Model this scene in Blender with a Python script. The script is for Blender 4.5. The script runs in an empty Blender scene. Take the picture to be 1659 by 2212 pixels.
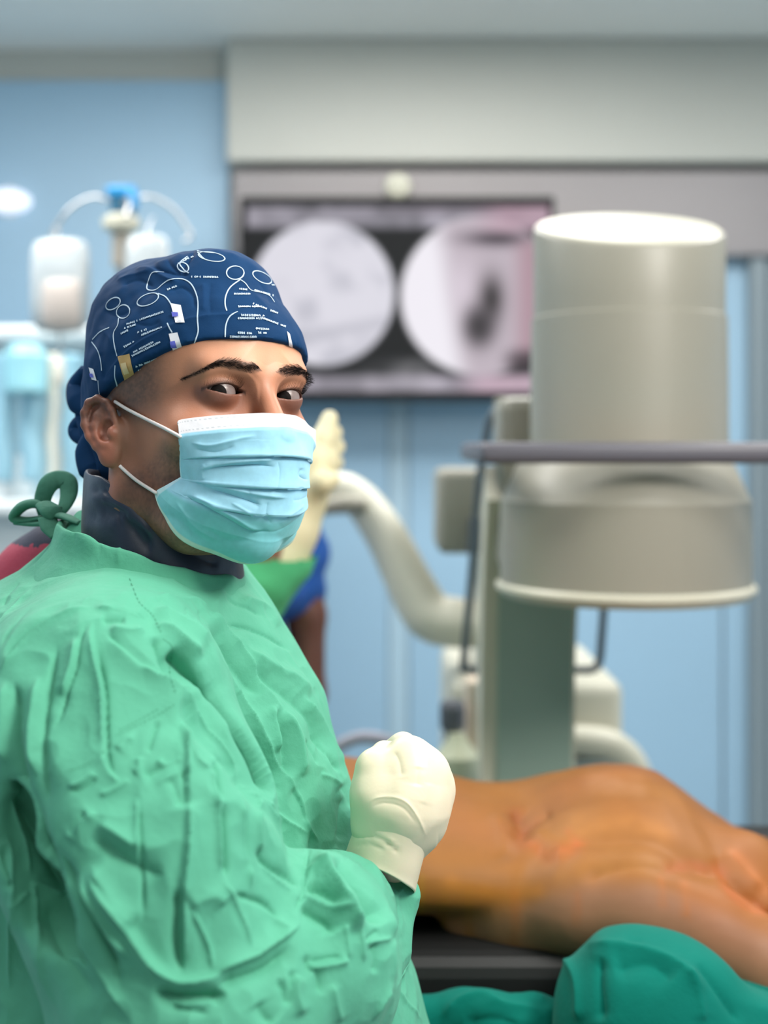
import bpy, bmesh, math, random
import numpy as np
from mathutils import Matrix, Vector
from mathutils.bvhtree import BVHTree

# ------------------------------------------------------------------ camera, world, light
random.seed(7); rng = np.random.default_rng(7)
F, CX, HY, CAMZ = 2700.0, 829.5, 965.0, 1.62       # focal length and horizon for a 1659x2212 frame
SC = bpy.context.scene
COL = SC.collection
cam_d = bpy.data.cameras.new('camera'); cam = bpy.data.objects.new('camera', cam_d); COL.objects.link(cam)
SC.camera = cam
cam.location = (0, 0, CAMZ); cam.rotation_euler = (math.pi/2, 0, 0)
cam_d.sensor_fit = 'VERTICAL'; cam_d.sensor_height = 36.0; cam_d.sensor_width = 27.0
cam_d.lens = 36.0*F/2212.0
cam_d.shift_y = -(1106.0-HY)/2212.0
cam_d.clip_start = 0.02
cam_d.dof.use_dof = True; cam_d.dof.focus_distance = 0.93
cam_d.dof.aperture_fstop = 3.1
W = bpy.data.worlds.new('world'); SC.world = W; W.use_nodes = True
W.node_tree.nodes['Background'].inputs[0].default_value = (0.75, 0.85, 1, 1)
W.node_tree.nodes['Background'].inputs[1].default_value = 0.3
SC.view_settings.view_transform = 'Standard'; SC.view_settings.look = 'None'
SC.view_settings.gamma = 1; SC.view_settings.use_curve_mapping = False
SC.view_settings.exposure = 0.0
def area(name, loc, rot, sx, sy, power, col=(1, 1, 1)):
    l = bpy.data.lights.new(name, 'AREA'); l.shape = 'RECTANGLE'; l.size = sx; l.size_y = sy
    l.energy = power; l.color = col
    o = bpy.data.objects.new(name, l); COL.objects.link(o); o.location = loc; o.rotation_euler = rot
    return o
CEIL = 3.08
# ceiling panels of the operating room (position x, y, size x, size y, watts)
PANELS = [(0.95, 0.65, 1.2, 0.6, 17), (-1.0, 0.9, 1.2, 0.6, 8), (1.5, 2.65, 1.2, 0.6, 42), (-1.3, 2.5, 1.2, 0.6, 42), (0.1, -1.0, 1.2, 0.6, 8), (0.1, 3.3, 1.2, 0.6, 26)]  # last panel is unseen, added to brighten the back wall
for (x, y, sx, sy, p) in PANELS:
    area('ceiling_panel_light', (x, y, CEIL-0.035), (0, 0, 0), sx, sy, p, (1.0, 0.98, 0.95))
# surgical lamp over the table, out of the frame to the upper right
LAMP = Vector((1.05, 0.30, 2.5)); LAMP_AT = Vector((0.0, 1.05, 1.45))
lr = (LAMP_AT-LAMP).to_track_quat('-Z', 'Y').to_euler()
area('surgical_lamp_light', LAMP, lr, 0.45, 0.45, 27, (1.0, 0.95, 0.88))

# ------------------------------------------------------------------ helpers
def P(px, py, D):
    return Vector(((px-CX)/F*D, D, CAMZ+(HY-py)/F*D))
def lin(c):
    c = np.asarray(c, float)/255.0
    return tuple(np.where(c <= .04045, c/12.92, ((c+.055)/1.055)**2.4))
def rgba(c): return (*lin(c), 1.0)
MATS = {}
def mat(name, col, rough=.5, metal=0., spec=.5, noise=None, bump=None, emit=None, sss=0., attr=False, alpha=None, sheen=0., coat=0., trans=0.):
    if name in MATS: return MATS[name]
    m = bpy.data.materials.new(name); m.use_nodes = True
    nt = m.node_tree; N = nt.nodes; L = nt.links; b = N['Principled BSDF']
    b.inputs['Base Color'].default_value = rgba(col); b.inputs['Roughness'].default_value = rough
    b.inputs['Metallic'].default_value = metal; b.inputs['Specular IOR Level'].default_value = spec
    if sheen: b.inputs['Sheen Weight'].default_value = sheen
    if coat: b.inputs['Coat Weight'].default_value = coat
    if trans: b.inputs['Transmission Weight'].default_value = trans
    if sss:
        b.inputs['Subsurface Weight'].default_value = sss
        b.inputs['Subsurface Radius'].default_value = (0.012, 0.004, 0.002); b.inputs['Subsurface Scale'].default_value = 1.0
    tc = N.new('ShaderNodeTexCoord'); src = None
    if attr:
        a = N.new('ShaderNodeVertexColor'); a.layer_name = 'Col'; src = a.outputs[0]
    if noise:                     # (scale, amount)
        n = N.new('ShaderNodeTexNoise'); n.inputs['Scale'].default_value = noise[0]; n.inputs['Detail'].default_value = 5
        L.new(tc.outputs['Object'], n.inputs['Vector'])
        r = N.new('ShaderNodeMapRange'); r.inputs[1].default_value = .3; r.inputs[2].default_value = .7
        r.inputs[3].default_value = 1-noise[1]; r.inputs[4].default_value = 1+noise[1]
        L.new(n.outputs[0], r.inputs[0])
        mx = N.new('ShaderNodeMix'); mx.data_type = 'RGBA'; mx.blend_type = 'MULTIPLY'; mx.inputs[0].default_value = 1
        mx.inputs[6].default_value = rgba(col)
        if src: L.new(src, mx.inputs[6])
        L.new(r.outputs[0], mx.inputs[7]); src = mx.outputs[2]
    if src: L.new(src, b.inputs['Base Color'])
    if bump:                      # list of (scale, strength, distance)
        prev = None
        for (s, st, di) in bump:
            n = N.new('ShaderNodeTexNoise'); n.inputs['Scale'].default_value = s; n.inputs['Detail'].default_value = 4
            L.new(tc.outputs['Object'], n.inputs['Vector'])
            bp = N.new('ShaderNodeBump'); bp.inputs['Strength'].default_value = st; bp.inputs['Distance'].default_value = di
            L.new(n.outputs[0], bp.inputs['Height'])
            if prev: L.new(prev, bp.inputs['Normal'])
            prev = bp.outputs[0]
        L.new(prev, b.inputs['Normal'])
    if emit:
        b.inputs['Emission Color'].default_value = rgba(emit[0]); b.inputs['Emission Strength'].default_value = emit[1]
        if attr: L.new(src, b.inputs['Emission Color'])
    if alpha is not None: b.inputs['Alpha'].default_value = alpha
    MATS[name] = m
    return m

def thing(name, label, cat, loc=(0, 0, 0), group=None):
    o = bpy.data.objects.new(name, None); COL.objects.link(o); o.location = loc; o.empty_display_size = .05
    o['label'] = label; o['category'] = cat
    if group: o['group'] = group
    return o
def tag(o, label, cat, group=None):
    o['label'] = label; o['category'] = cat
    if group: o['group'] = group
    return o
def root_of(o):
    return o.location.copy() if o.parent is None else Vector((0, 0, 0))
def mobj(name, V, Fc, m, parent=None, smooth=True, col=None):
    me = bpy.data.meshes.new(name)
    V = np.asarray(V, float)
    me.from_pydata(V.tolist(), [], Fc.tolist() if isinstance(Fc, np.ndarray) else Fc)
    if smooth: me.shade_smooth()
    me.materials.append(m)
    if col is not None:
        a = me.color_attributes.new('Col', 'FLOAT_COLOR', 'POINT')
        c4 = np.ones((len(V), 4), np.float32); c4[:, :3] = col
        a.data.foreach_set('color', c4.ravel())
    o = bpy.data.objects.new(name, me); COL.objects.link(o)
    if parent is not None:
        o.parent = parent; o.matrix_parent_inverse = Matrix.Translation(-root_of(parent))
    return o
def bobj(name, bm, m, parent=None, smooth=False):
    me = bpy.data.meshes.new(name); bm.to_mesh(me); bm.free()
    if smooth: me.shade_smooth()
    me.materials.append(m)
    o = bpy.data.objects.new(name, me); COL.objects.link(o)
    if parent is not None:
        o.parent = parent; o.matrix_parent_inverse = Matrix.Translation(-root_of(parent))
    return o
def box(name, lo, hi, m, parent=None, bev=.004, rot=0., seg=2, smooth=False):
    bm = bmesh.new(); bmesh.ops.create_cube(bm, size=1)
    lo = Vector(lo); hi = Vector(hi); c = (lo+hi)/2; s = hi-lo
    bmesh.ops.scale(bm, vec=s, verts=bm.verts)
    if bev: bmesh.ops.bevel(bm, geom=bm.edges[:], offset=min(bev, min(s)*.45), segments=seg, affect='EDGES', profile=.5)
    if rot: bmesh.ops.rotate(bm, cent=(0, 0, 0), matrix=Matrix.Rotation(rot, 3, 'Z'), verts=bm.verts)
    bmesh.ops.translate(bm, vec=c, verts=bm.verts)
    return bobj(name, bm, m, parent, smooth)
def structure(o): o['kind'] = 'structure'; return o
def catmull(pts, n=8, extra=None):
    p = [np.array(q, float) for q in pts]
    if len(p) < 3: return np.array([p[0]*(1-t)+p[1]*t for t in np.linspace(0, 1, n+1)])
    p = [2*p[0]-p[1]]+p+[2*p[-1]-p[-2]]
    out = []
    for i in range(1, len(p)-2):
        for t in np.linspace(0, 1, n, endpoint=False):
            a, b, c, d = p[i-1], p[i], p[i+1], p[i+2]
            out.append(.5*((2*b)+(-a+c)*t+(2*a-5*b+4*c-d)*t*t+(-a+3*b-3*c+d)*t**3))
    out.append(p[-2]); return np.array(out)
def tube_mesh(pts, r, seg=12, n=8, flat=1.0, smooth=True):
    C = catmull(pts, n) if smooth else np.array([list(q) for q in pts], float)
    rr = np.interp(np.linspace(0, 1, len(C)), np.linspace(0, 1, len(r)), r) if hasattr(r, '__len__') else np.full(len(C), r)
    V = []; T = np.gradient(C, axis=0); up = np.array([0, 0, 1.]) 
    if abs(T[0][2])/np.linalg.norm(T[0]) > .9: up = np.array([0, 1., 0])
    u = None
    for i, c in enumerate(C):
        t = T[i]/np.linalg.norm(T[i])
        if u is None: u = np.cross(t, up)
        else: u = u-t*u.dot(t)
        u = u/np.linalg.norm(u); v = np.cross(t, u)
        for k in range(seg):
            a = 2*math.pi*k/seg
            V.append(c+rr[i]*(u*math.cos(a)+flat*v*math.sin(a)))
    Fc = []
    for i in range(len(C)-1):
        for k in range(seg):
            k2 = (k+1) % seg
            Fc.append((i*seg+k, i*seg+k2, (i+1)*seg+k2, (i+1)*seg+k))
    Fc.append(tuple(range(seg))[::-1]); Fc.append(tuple((len(C)-1)*seg+k for k in range(seg)))
    return V, Fc
def tube(name, pts, r, m, parent=None, seg=12, n=8, flat=1.0, smooth=True):
    V, Fc = tube_mesh(pts, r, seg, n, flat, smooth)
    return mobj(name, V, Fc, m, parent)
def lathe(name, prof, c, m, parent=None, seg=64, zfun=None, smooth=True, sx=1., sy=1.):
    V = []; Fc = []; n = len(prof)
    for k in range(seg):
        a = 2*math.pi*k/seg
        for (r, z) in prof:
            x, y = sx*r*math.cos(a), sy*r*math.sin(a)
            zz = z if zfun is None else zfun(x, y, z)
            V.append((c[0]+x, c[1]+y, c[2]+zz))
    for k in range(seg):
        k2 = (k+1) % seg
        for i in range(n-1):
            Fc.append((k*n+i, k2*n+i, k2*n+i+1, k*n+i+1))
    if prof[0][0] > 1e-6: Fc.append(tuple(k*n for k in range(seg))[::-1])
    if prof[-1][0] > 1e-6: Fc.append(tuple(k*n+n-1 for k in range(seg)))
    o = mobj(name, V, Fc, m, parent, smooth=smooth)
    bm = bmesh.new(); bm.from_mesh(o.data); bmesh.ops.remove_doubles(bm, verts=bm.verts, dist=1e-5)
    for e in bm.edges:
        if len(e.link_faces) == 2 and e.calc_face_angle(0) > .4: e.smooth = False
    bm.to_mesh(o.data); bm.free()
    return o

# ------------------------------------------------------------------ implicit surfaces
def smin(a, b, k):
    if k <= 0: return np.minimum(a, b)
    h = np.clip(.5+.5*(b-a)/k, 0, 1)
    return b*(1-h)+a*h-k*h*(1-h)
def smax(a, b, k): return -smin(-a, -b, k)
def axis(segs):
    """segs: [(start, end, step), ...] joined into one non-uniform axis"""
    out = []
    for (a, b, s) in segs:
        n = max(1, int(round((b-a)/s)))
        out += list(np.linspace(a, b, n, endpoint=False))
    out.append(segs[-1][1]); return np.array(out, np.float32)
class Field:
    def __init__(s, X, Y, Z):
        s.X, s.Y, s.Z = X, Y, Z; s.V = np.ones((len(X), len(Y), len(Z)), np.float32)
    def sl(s, lo, hi):
        r = []
        for A, a, b in ((s.X, lo[0], hi[0]), (s.Y, lo[1], hi[1]), (s.Z, lo[2], hi[2])):
            i = max(0, np.searchsorted(A, a)-1); j = min(len(A), np.searchsorted(A, b)+1)
            r.append(slice(i, max(i+1, j)))
        return r
    def op(s, f, lo, hi, k=0., mode='u'):
        a, b, c = s.sl(lo, hi)
        x = s.X[a][:, None, None]; y = s.Y[b][None, :, None]; z = s.Z[c][None, None, :]
        d = f(x, y, z); v = s.V[a, b, c]
        if mode == 'u': s.V[a, b, c] = smin(v, d, k)
        elif mode == 's': s.V[a, b, c] = smax(v, -d, k)
        elif mode == 'i': s.V[a, b, c] = smax(v, d, k)
    def cap(s, p, q, r1, r2=None, k=.01, mode='u', sq=None):
        r2 = r1 if r2 is None else r2; p = np.array(p, np.float32); q = np.array(q, np.float32); d = q-p; L2 = float(d.dot(d))+1e-12
        R = max(r1, r2)+k+.006
        def f(x, y, z):
            t = np.clip(((x-p[0])*d[0]+(y-p[1])*d[1]+(z-p[2])*d[2])/L2, 0, 1)
            return np.sqrt((x-p[0]-t*d[0])**2+(y-p[1]-t*d[1])**2+(z-p[2]-t*d[2])**2)-(r1+(r2-r1)*t)
        s.op(f, np.minimum(p, q)-R, np.maximum(p, q)+R, k, mode)
    def chain(s, pts, rs, k=.01, mode='u', kk=None):
        for i in range(len(pts)-1): s.cap(pts[i], pts[i+1], rs[i], rs[i+1], k, mode)
    def ell(s, c, r, k=.01, mode='u', R=None):
        c = np.array(c, np.float32); r = np.array(r, np.float32)
        Rm = np.eye(3) if R is None else np.array(R)      # columns = axes of the ellipsoid
        def f(x, y, z):
            x = x-c[0]; y = y-c[1]; z = z-c[2]
            if R is not None:
                x, y, z = (Rm[0, 0]*x+Rm[1, 0]*y+Rm[2, 0]*z, Rm[0, 1]*x+Rm[1, 1]*y+Rm[2, 1]*z, Rm[0, 2]*x+Rm[1, 2]*y+Rm[2, 2]*z)
            k0 = np.sqrt((x/r[0])**2+(y/r[1])**2+(z/r[2])**2)
            k1 = np.sqrt((x/r[0]**2)**2+(y/r[1]**2)**2+(z/r[2]**2)**2)+1e-9
            return k0*(k0-1)/k1
        ext = (r if R is None else np.full(3, r.max()))+k+.006
        s.op(f, c-ext, c+ext, k, mode)
    def mesh(s):
        V = s.V; nx, ny, nz = V.shape
        ins = V < 0
        c = np.zeros((nx-1, ny-1, nz-1), np.uint8)
        for i in (0, 1):
            for j in (0, 1):
                for k in (0, 1): c += ins[i:nx-1+i, j:ny-1+j, k:nz-1+k]
        act = (c > 0) & (c < 8)
        idx = -np.ones(act.shape, np.int64); n = int(act.sum()); idx[act] = np.arange(n)
        I, J, K = np.nonzero(act)
        acc = np.zeros((n, 3)); cnt = np.zeros(n)
        cor = [(i, j, k) for i in (0, 1) for j in (0, 1) for k in (0, 1)]
        for a in cor:
            for ax in range(3):
                if a[ax] == 1: continue
                b = list(a); b[ax] = 1
                va = V[I+a[0], J+a[1], K+a[2]]; vb = V[I+b[0], J+b[1], K+b[2]]
                m = (va < 0) != (vb < 0)
                t = np.where(m, va/np.where(m, va-vb, 1), 0)
                p = np.stack([np.full(n, a[0], float), np.full(n, a[1], float), np.full(n, a[2], float)], 1)
                p[:, ax] += t
                acc += p*m[:, None]; cnt += m
        g = acc/cnt[:, None]+np.stack([I, J, K], 1)
        out = np.empty_like(g)
        for ax, A in enumerate((s.X, s.Y, s.Z)): out[:, ax] = np.interp(g[:, ax], np.arange(len(A)), A)
        faces = []
        for ax in range(3):
            A0 = [slice(0, None)]*3; A1 = [slice(0, None)]*3
            A0[ax] = slice(0, -1); A1[ax] = slice(1, None)
            a = ins[tuple(A0)]; b = ins[tuple(A1)]; m = a != b
            o1, o2 = [(1, 2), (2, 0), (0, 1)][ax]
            w = np.nonzero(m); w = np.stack(w, 1)
            ok = (w[:, o1] > 0) & (w[:, o2] > 0) & (w[:, o1] < V.shape[o1]-1) & (w[:, o2] < V.shape[o2]-1)
            w = w[ok]; flip = a[w[:, 0], w[:, 1], w[:, 2]]
            q = []
            for (d1, d2) in ((0, 0), (1, 0), (1, 1), (0, 1)):
                c2 = w.copy(); c2[:, o1] -= 1-d1; c2[:, o2] -= 1-d2
                q.append(idx[c2[:, 0], c2[:, 1], c2[:, 2]])
            q = np.stack(q, 1)
            q[~flip] = q[~flip][:, ::-1]
            faces.append(q)
        faces = np.concatenate(faces)
        return out, faces[(faces >= 0).all(1)]
def quick_mesh(V, Fc):
    me = bpy.data.meshes.new('m'); V = np.ascontiguousarray(V, np.float32); Fc = np.ascontiguousarray(Fc, np.int32)
    me.vertices.add(len(V)); me.vertices.foreach_set('co', V.ravel())
    me.loops.add(Fc.size); me.loops.foreach_set('vertex_index', Fc.ravel())
    me.polygons.add(len(Fc)); me.polygons.foreach_set('loop_start', np.arange(0, Fc.size, 4, dtype=np.int32))
    me.update(calc_edges=True); return me
def normals(me):
    n = np.empty(len(me.vertices)*3, np.float32); me.vertices.foreach_get('normal', n); return n.reshape(-1, 3)
def coords(me):
    n = np.empty(len(me.vertices)*3, np.float32); me.vertices.foreach_get('co', n); return n.reshape(-1, 3).astype(float)
def set_coords(me, V):
    me.vertices.foreach_set('co', np.ascontiguousarray(V, np.float32).ravel()); me.update()
def subdiv(me, levels=1):
    o = bpy.data.objects.new('tmp', me); COL.objects.link(o)
    md = o.modifiers.new('s', 'SUBSURF'); md.levels = levels
    dg = bpy.context.evaluated_depsgraph_get(); dg.update()
    r = bpy.data.meshes.new_from_object(o.evaluated_get(dg))
    bpy.data.objects.remove(o); return r
def set_col(me, col):
    a = me.color_attributes.new('Col', 'FLOAT_COLOR', 'POINT')
    c4 = np.ones((len(me.vertices), 4), np.float32); c4[:, :3] = col
    a.data.foreach_set('color', c4.ravel())
def obj_from(name, me, m, parent=None):
    me.name = name; me.shade_smooth(); me.materials.clear(); me.materials.append(m)
    o = bpy.data.objects.new(name, me); COL.objects.link(o)
    if parent is not None:
        o.parent = parent; o.matrix_parent_inverse = Matrix.Translation(-root_of(parent))
    return o
def pix(V):
    return CX+V[:, 0]/V[:, 1]*F, HY-(V[:, 2]-CAMZ)/V[:, 1]*F
def seg_info(px, py, pl):
    """signed distance (left of travel positive), 0..1 along the line"""
    pl = np.array(pl, float)
    best = np.full(len(px), 1e9); sg = np.zeros(len(px)); tt = np.zeros(len(px))
    L = np.hypot(*(pl[1:]-pl[:-1]).T); tot = L.sum(); acc = 0
    for i in range(len(pl)-1):
        a, b = pl[i], pl[i+1]; d = b-a; l2 = d.dot(d)+1e-9
        t = np.clip(((px-a[0])*d[0]+(py-a[1])*d[1])/l2, 0, 1)
        dx = px-a[0]-t*d[0]; dy = py-a[1]-t*d[1]; dist = np.hypot(dx, dy)
        m = dist < best
        best = np.where(m, dist, best); sg = np.where(m, np.sign(dx*d[1]-dy*d[0]), sg)
        tt = np.where(m, (acc+t*L[i])/tot, tt); acc += L[i]
    return best, sg, tt
def strokes(px, py, lst, ease=.18):
    """folds drawn as lines; each = (kind, width, height mm, points)"""
    out = np.zeros(len(px))
    for (kind, w, h, pl) in lst:
        if len(pl) > 2: pl = catmull(pl, 12 if w > 14 else 6)
        pl = np.array(pl, float)
        lf = min(1., np.hypot(*(pl[1:]-pl[:-1]).T).sum()/150.); h = h*(.35+.65*lf)
        R = w*6
        m = (px > pl[:, 0].min()-R) & (px < pl[:, 0].max()+R) & (py > pl[:, 1].min()-R) & (py < pl[:, 1].max()+R)
        if not m.any(): continue
        d, sg, t = seg_info(px[m], py[m], pl)
        e = np.clip(np.minimum(t, 1-t)/ease, 0, 1); e = e*e*(3-2*e)
        e = np.maximum(e, 0)
        if kind == 'r': p = np.exp(-(np.sqrt(d*d+(.14*w)**2)-.14*w)/(w*.85))
        elif kind == 's':        # steep on the right of travel, gentle on the left
            p = np.where(sg > 0, np.exp(-(d/(w*1.9))), np.exp(-(d/(w*.45))))
        elif kind == 'z':        # raised on the left, sunk on the right
            s = d*sg/w; p = s*np.exp(-s*s)*2.0+.0
        out[m] += h*.001*p*e
    return out
def vnoise(V, s, seed=0):
    """cheap smooth value noise"""
    r = np.random.default_rng(seed); T = r.random((32, 32, 32)).astype(np.float32)*2-1
    q = V*s+100.; i = np.floor(q).astype(int); f = q-i; f = f*f*(3-2*f); out = 0
    for a in (0, 1):
        for b in (0, 1):
            for c in (0, 1):
                w = (f[:, 0] if a else 1-f[:, 0])*(f[:, 1] if b else 1-f[:, 1])*(f[:, 2] if c else 1-f[:, 2])
                out = out+w*T[(i[:, 0]+a) % 32, (i[:, 1]+b) % 32, (i[:, 2]+c) % 32]
    return out
def loft(rings, close=True):
    """rings: list of (n,3) arrays -> tube mesh"""
    n = len(rings[0]); V = np.concatenate(rings); Fc = []
    for i in range(len(rings)-1):
        for k in range(n if close else n-1):
            k2 = (k+1) % n
            Fc.append((i*n+k, i*n+k2, (i+1)*n+k2, (i+1)*n+k))
    return V, np.array(Fc)
# ------------------------------------------------------------------ the room
M_blue = mat('blue_wall_vinyl', (150, 182, 204), .4, noise=(1.2, .03), bump=[(60, .05, .002)])
M_white = mat('white_wall_paint', (184, 184, 176), .45, noise=(1.5, .03))
M_ceil = mat('ceiling_paint', (240, 237, 230), .6, noise=(1.0, .03))
M_floor = mat('floor_vinyl', (176, 188, 192), .35, noise=(6, .08))
M_steel = mat('brushed_steel', (138, 133, 134), .42, metal=.15, noise=(3, .04))
M_jamb = mat('door_frame_metal', (128, 140, 146), .4, metal=.2)
WY = 4.6; X0, X1, Y0 = -2.6, 3.0, -1.9
structure(box('floor', (X0-.1, Y0-.1, -.06), (X1+.1, WY+.1, 0), M_floor, bev=0))
structure(box('ceiling', (X0-.1, Y0-.1, CEIL), (X1+.1, WY+.1, CEIL+.06), M_ceil, bev=0))
structure(box('wall_back', (X0, WY, 0), (X1, WY+.1, CEIL), M_white, bev=0))
structure(box('wall_left', (X0-.1, Y0, 0), (X0, WY, CEIL), M_blue, bev=0))
structure(box('wall_right', (X1, Y0, 0), (X1+.1, WY, CEIL), M_blue, bev=0))
structure(box('wall_front', (X0, Y0-.1, 0), (X1, Y0, CEIL), M_white, bev=0))
xe = P(497, 0, WY).x
structure(box('trim_1', (X0, WY-.03, 0), (xe, WY-.001, P(0, 178, WY).z), M_blue, bev=.003))
# white bulkhead above the steel header
structure(box('trim_2', (xe+.004, WY-.14, P(0, 349, WY-.14).z), (X1-.002, WY-.002, CEIL-.002), M_white, bev=.01))
hd = structure(box('trim_3', (P(500, 0, WY-.12).x, WY-.12, P(0, 553, WY-.12).z), (X1-.002, WY-.002, P(0, 366, WY-.12).z), M_steel, bev=.012))
# blue sliding wall panels with pale joints between them
zp = P(0, 553, WY).z
for i, (a, b) in enumerate(((xe+.006, P(838, 0, WY).x), (P(884, 0, WY).x, P(1560, 0, WY).x-.01), (P(1560, 0, WY).x, P(1618, 0, WY-.03).x))):
    o = box('panel' if i == 0 else 'panel', (a, WY-.03, .1), (b, WY-.002, zp-.01), M_blue, bev=.003)
    o.parent = bpy.data.objects['wall_back']
o = box('joint_strip', (P(838, 0, WY).x+.004, WY-.022, .1), (P(884, 0, WY).x-.004, WY-.002, zp-.01), mat('pale_joint', (164, 190, 205), .4), bev=.002)
o.parent = bpy.data.objects['wall_back']
structure(box('door_1', (P(1660, 0, WY-.05).x+.004, WY-.05, 0), (P(1660, 0, WY).x+1.1, WY-.002, zp-.02), mat('door_laminate', (150, 165, 172), .4), bev=.004))
structure(box('trim_4', (P(1622, 0, WY-.09).x, WY-.09, 0), (P(1660, 0, WY-.09).x, WY-.002, zp-.004), M_jamb, bev=.006))
structure(box('baseboard_back', (xe+.01, WY-.045, 0), (P(1600, 0, WY).x, WY-.002, .1), M_jamb, bev=.004))
# ceiling panels (frame + diffuser)
M_diff = mat('lamp_diffuser', (255, 255, 255), .5, emit=((255, 252, 246), 2.6))
M_frame = mat('white_enamel', (225, 227, 224), .4)
where = ['over the patient on the right', 'above the surgeon on the left', 'near the back wall on the right', 'near the back wall over the infusion stand', 'at the front end of the room', 'added near the wall monitor to brighten the back wall']
for (x, y, sx, sy, p), wh in zip(PANELS, where):
    t = thing('ceiling_light', 'white rectangular ceiling light panel ' + wh, 'ceiling light', (x, y, CEIL), 'ceiling light panels')
    for (a, b, c, d) in ((-sx/2-.03, -sy/2-.03, sx/2+.03, -sy/2), (-sx/2-.03, sy/2, sx/2+.03, sy/2+.03), (-sx/2-.03, -sy/2, -sx/2, sy/2), (sx/2, -sy/2, sx/2+.03, sy/2)):
        box('frame', (x+a, y+b, CEIL-.03), (x+c, y+d, CEIL), M_frame, t, bev=.003)
    box('diffuser', (x-sx/2, y-sy/2, CEIL-.02), (x+sx/2, y+sy/2, CEIL-.005), M_diff, t, bev=0)

# ------------------------------------------------------------------ wall monitor
MD = WY-.30
t = thing('wall_monitor', 'large black-framed wall monitor showing two round x-ray images', 'monitor', (P(858, 0, MD).x, MD, P(0, 648, MD).z))
M_black = mat('black_plastic', (12, 13, 14), .6, spec=.2)
M_dgrey = mat('dark_grey_plastic', (62, 66, 72), .4)
box('housing', P(519, 866, MD)+Vector((0, .01, 0)), P(1197, 426, MD)+Vector((0, .07, 0)), M_black, t, bev=.01)
for (a, b, c, d) in ((519, 446, 1197, 426), (519, 866, 1197, 846), (519, 846, 531, 444), (1186, 846, 1197, 444)):
    box('bezel', P(a, b, MD)+Vector((0, -.008, 0)), P(c, d, MD)+Vector((0, .012, 0)), M_black, t, bev=.002)
box('wall_bracket', P(800, 700, MD)+Vector((0, .07, 0)), Vector((P(900, 560, MD).x, WY-.03, P(900, 560, MD).z)), M_dgrey, t, bev=.005)
n1, n2 = 330, 201
xs = np.linspace(531, 1186, n1); ys = np.linspace(846, 444, n2)
gx, gy = np.meshgrid(xs, ys); gx = gx.ravel(); gy = gy.ravel()
V = np.stack([(gx-CX)/F*MD, np.full(len(gx), MD), CAMZ+(HY-gy)/F*MD], 1)
i = np.arange(n1-1)[None, :]+np.arange(n2-1)[:, None]*n1; i = i.ravel()
Fc = np.stack([i, i+1, i+1+n1, i+n1], 1)
def sm(a, b, x): t_ = np.clip((x-a)/(b-a), 0, 1); return t_*t_*(3-2*t_)
c = np.tile(np.array([[24, 26, 28.]]), (len(gx), 1))
def lay(w, col):
    global c
    w = np.asarray(w)[:, None]; c = c*(1-w)+np.array(col, float)*w
n_ = vnoise(np.stack([gx, gy, gx*0], 1), .018, 3)*.6+vnoise(np.stack([gx, gy, gx*0], 1), .04, 4)*.3
lay(sm(840, 860, gx)*sm(470, 560, gy)*0+sm(760, 800, gy)*sm(740, 800, gx)*sm(960, 900, gx)*.75*(.6+.5*n_), (170, 168, 172))
lay((1-sm(486, 500, gy))*(.72+.3*n_), (200, 194, 208)); lay((1-sm(455, 470, gy))*sm(700, 1000, gx)*.5, (120, 110, 120))
r1 = np.hypot(gx-696, gy-634); lay(1-sm(150, 163, r1), (226, 224, 234))
lay((1-sm(146, 158, r1))*np.clip(-n_*.9, 0, .5), (176, 176, 188))
lay((1-sm(146, 158, r1))*np.exp(-((gy-(720-.2*(gx-700)))/14)**2)*.35, (160, 160, 172))
r2 = np.hypot((gx-1035), gy-640); k2 = 1-sm(163, 178, r2)
lay(k2, (246, 242, 250))
lay(k2*sm(940, 1010, gx-.15*(gy-640)), (196, 184, 194))
lay(k2*np.exp(-(((gx-1000)/28)**2+((gy-620)/60)**2))*.7, (228, 216, 228))
lay(k2*np.exp(-(((gx-1062)/26)**2+((gy-645)/50)**2)*1.1), (56, 52, 54))
lay(k2*np.exp(-(((gx-1035)/34)**2+((gy-705)/44)**2)**1.3), (62, 58, 62))
lay(k2*np.exp(-(((gx-1075)/70)**2+((gy-515)/16)**2)), (70, 62, 70))
lay(sm(1090, 1150, gx)*sm(500, 540, gy)*(1-sm(760, 800, gy))*.8, (176, 140, 152))
lay(sm(1070, 1130, gx)*sm(740, 780, gy)*(1-sm(790, 806, gy)), (74, 64, 70))
lay(sm(1000, 1100, gx)*(1-sm(490, 510, gy))*.7, (196, 160, 176))
lay(sm(800, 820, gy)*(.7+.25*n_), (206, 198, 212)); lay(sm(800, 820, gy)*sm(960, 1060, gx)*.8, (206, 176, 192))
lay((1-sm(531, 536, gx))+0*gx, (30, 30, 34))
M_screen = mat('screen_picture', (0, 0, 0), .6, spec=.05, attr=True, emit=((255, 255, 255), .95))
M_screen.node_tree.nodes['Principled BSDF'].inputs['Base Color'].default_value = (0.01, 0.01, 0.01, 1)
for l in list(M_screen.node_tree.links):
    if l.to_socket.name == 'Base Color': M_screen.node_tree.links.remove(l)
for n in M_screen.node_tree.nodes:
    if n.type == 'VERTEX_COLOR': M_screen.node_tree.links.new(n.outputs[0], M_screen.node_tree.nodes['Principled BSDF'].inputs['Emission Color'])
cl = c/255.; cl = np.where(cl <= .04045, cl/12.92, ((cl+.055)/1.055)**2.4)
mobj('screen', V, Fc, M_screen, t, col=cl)
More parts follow.
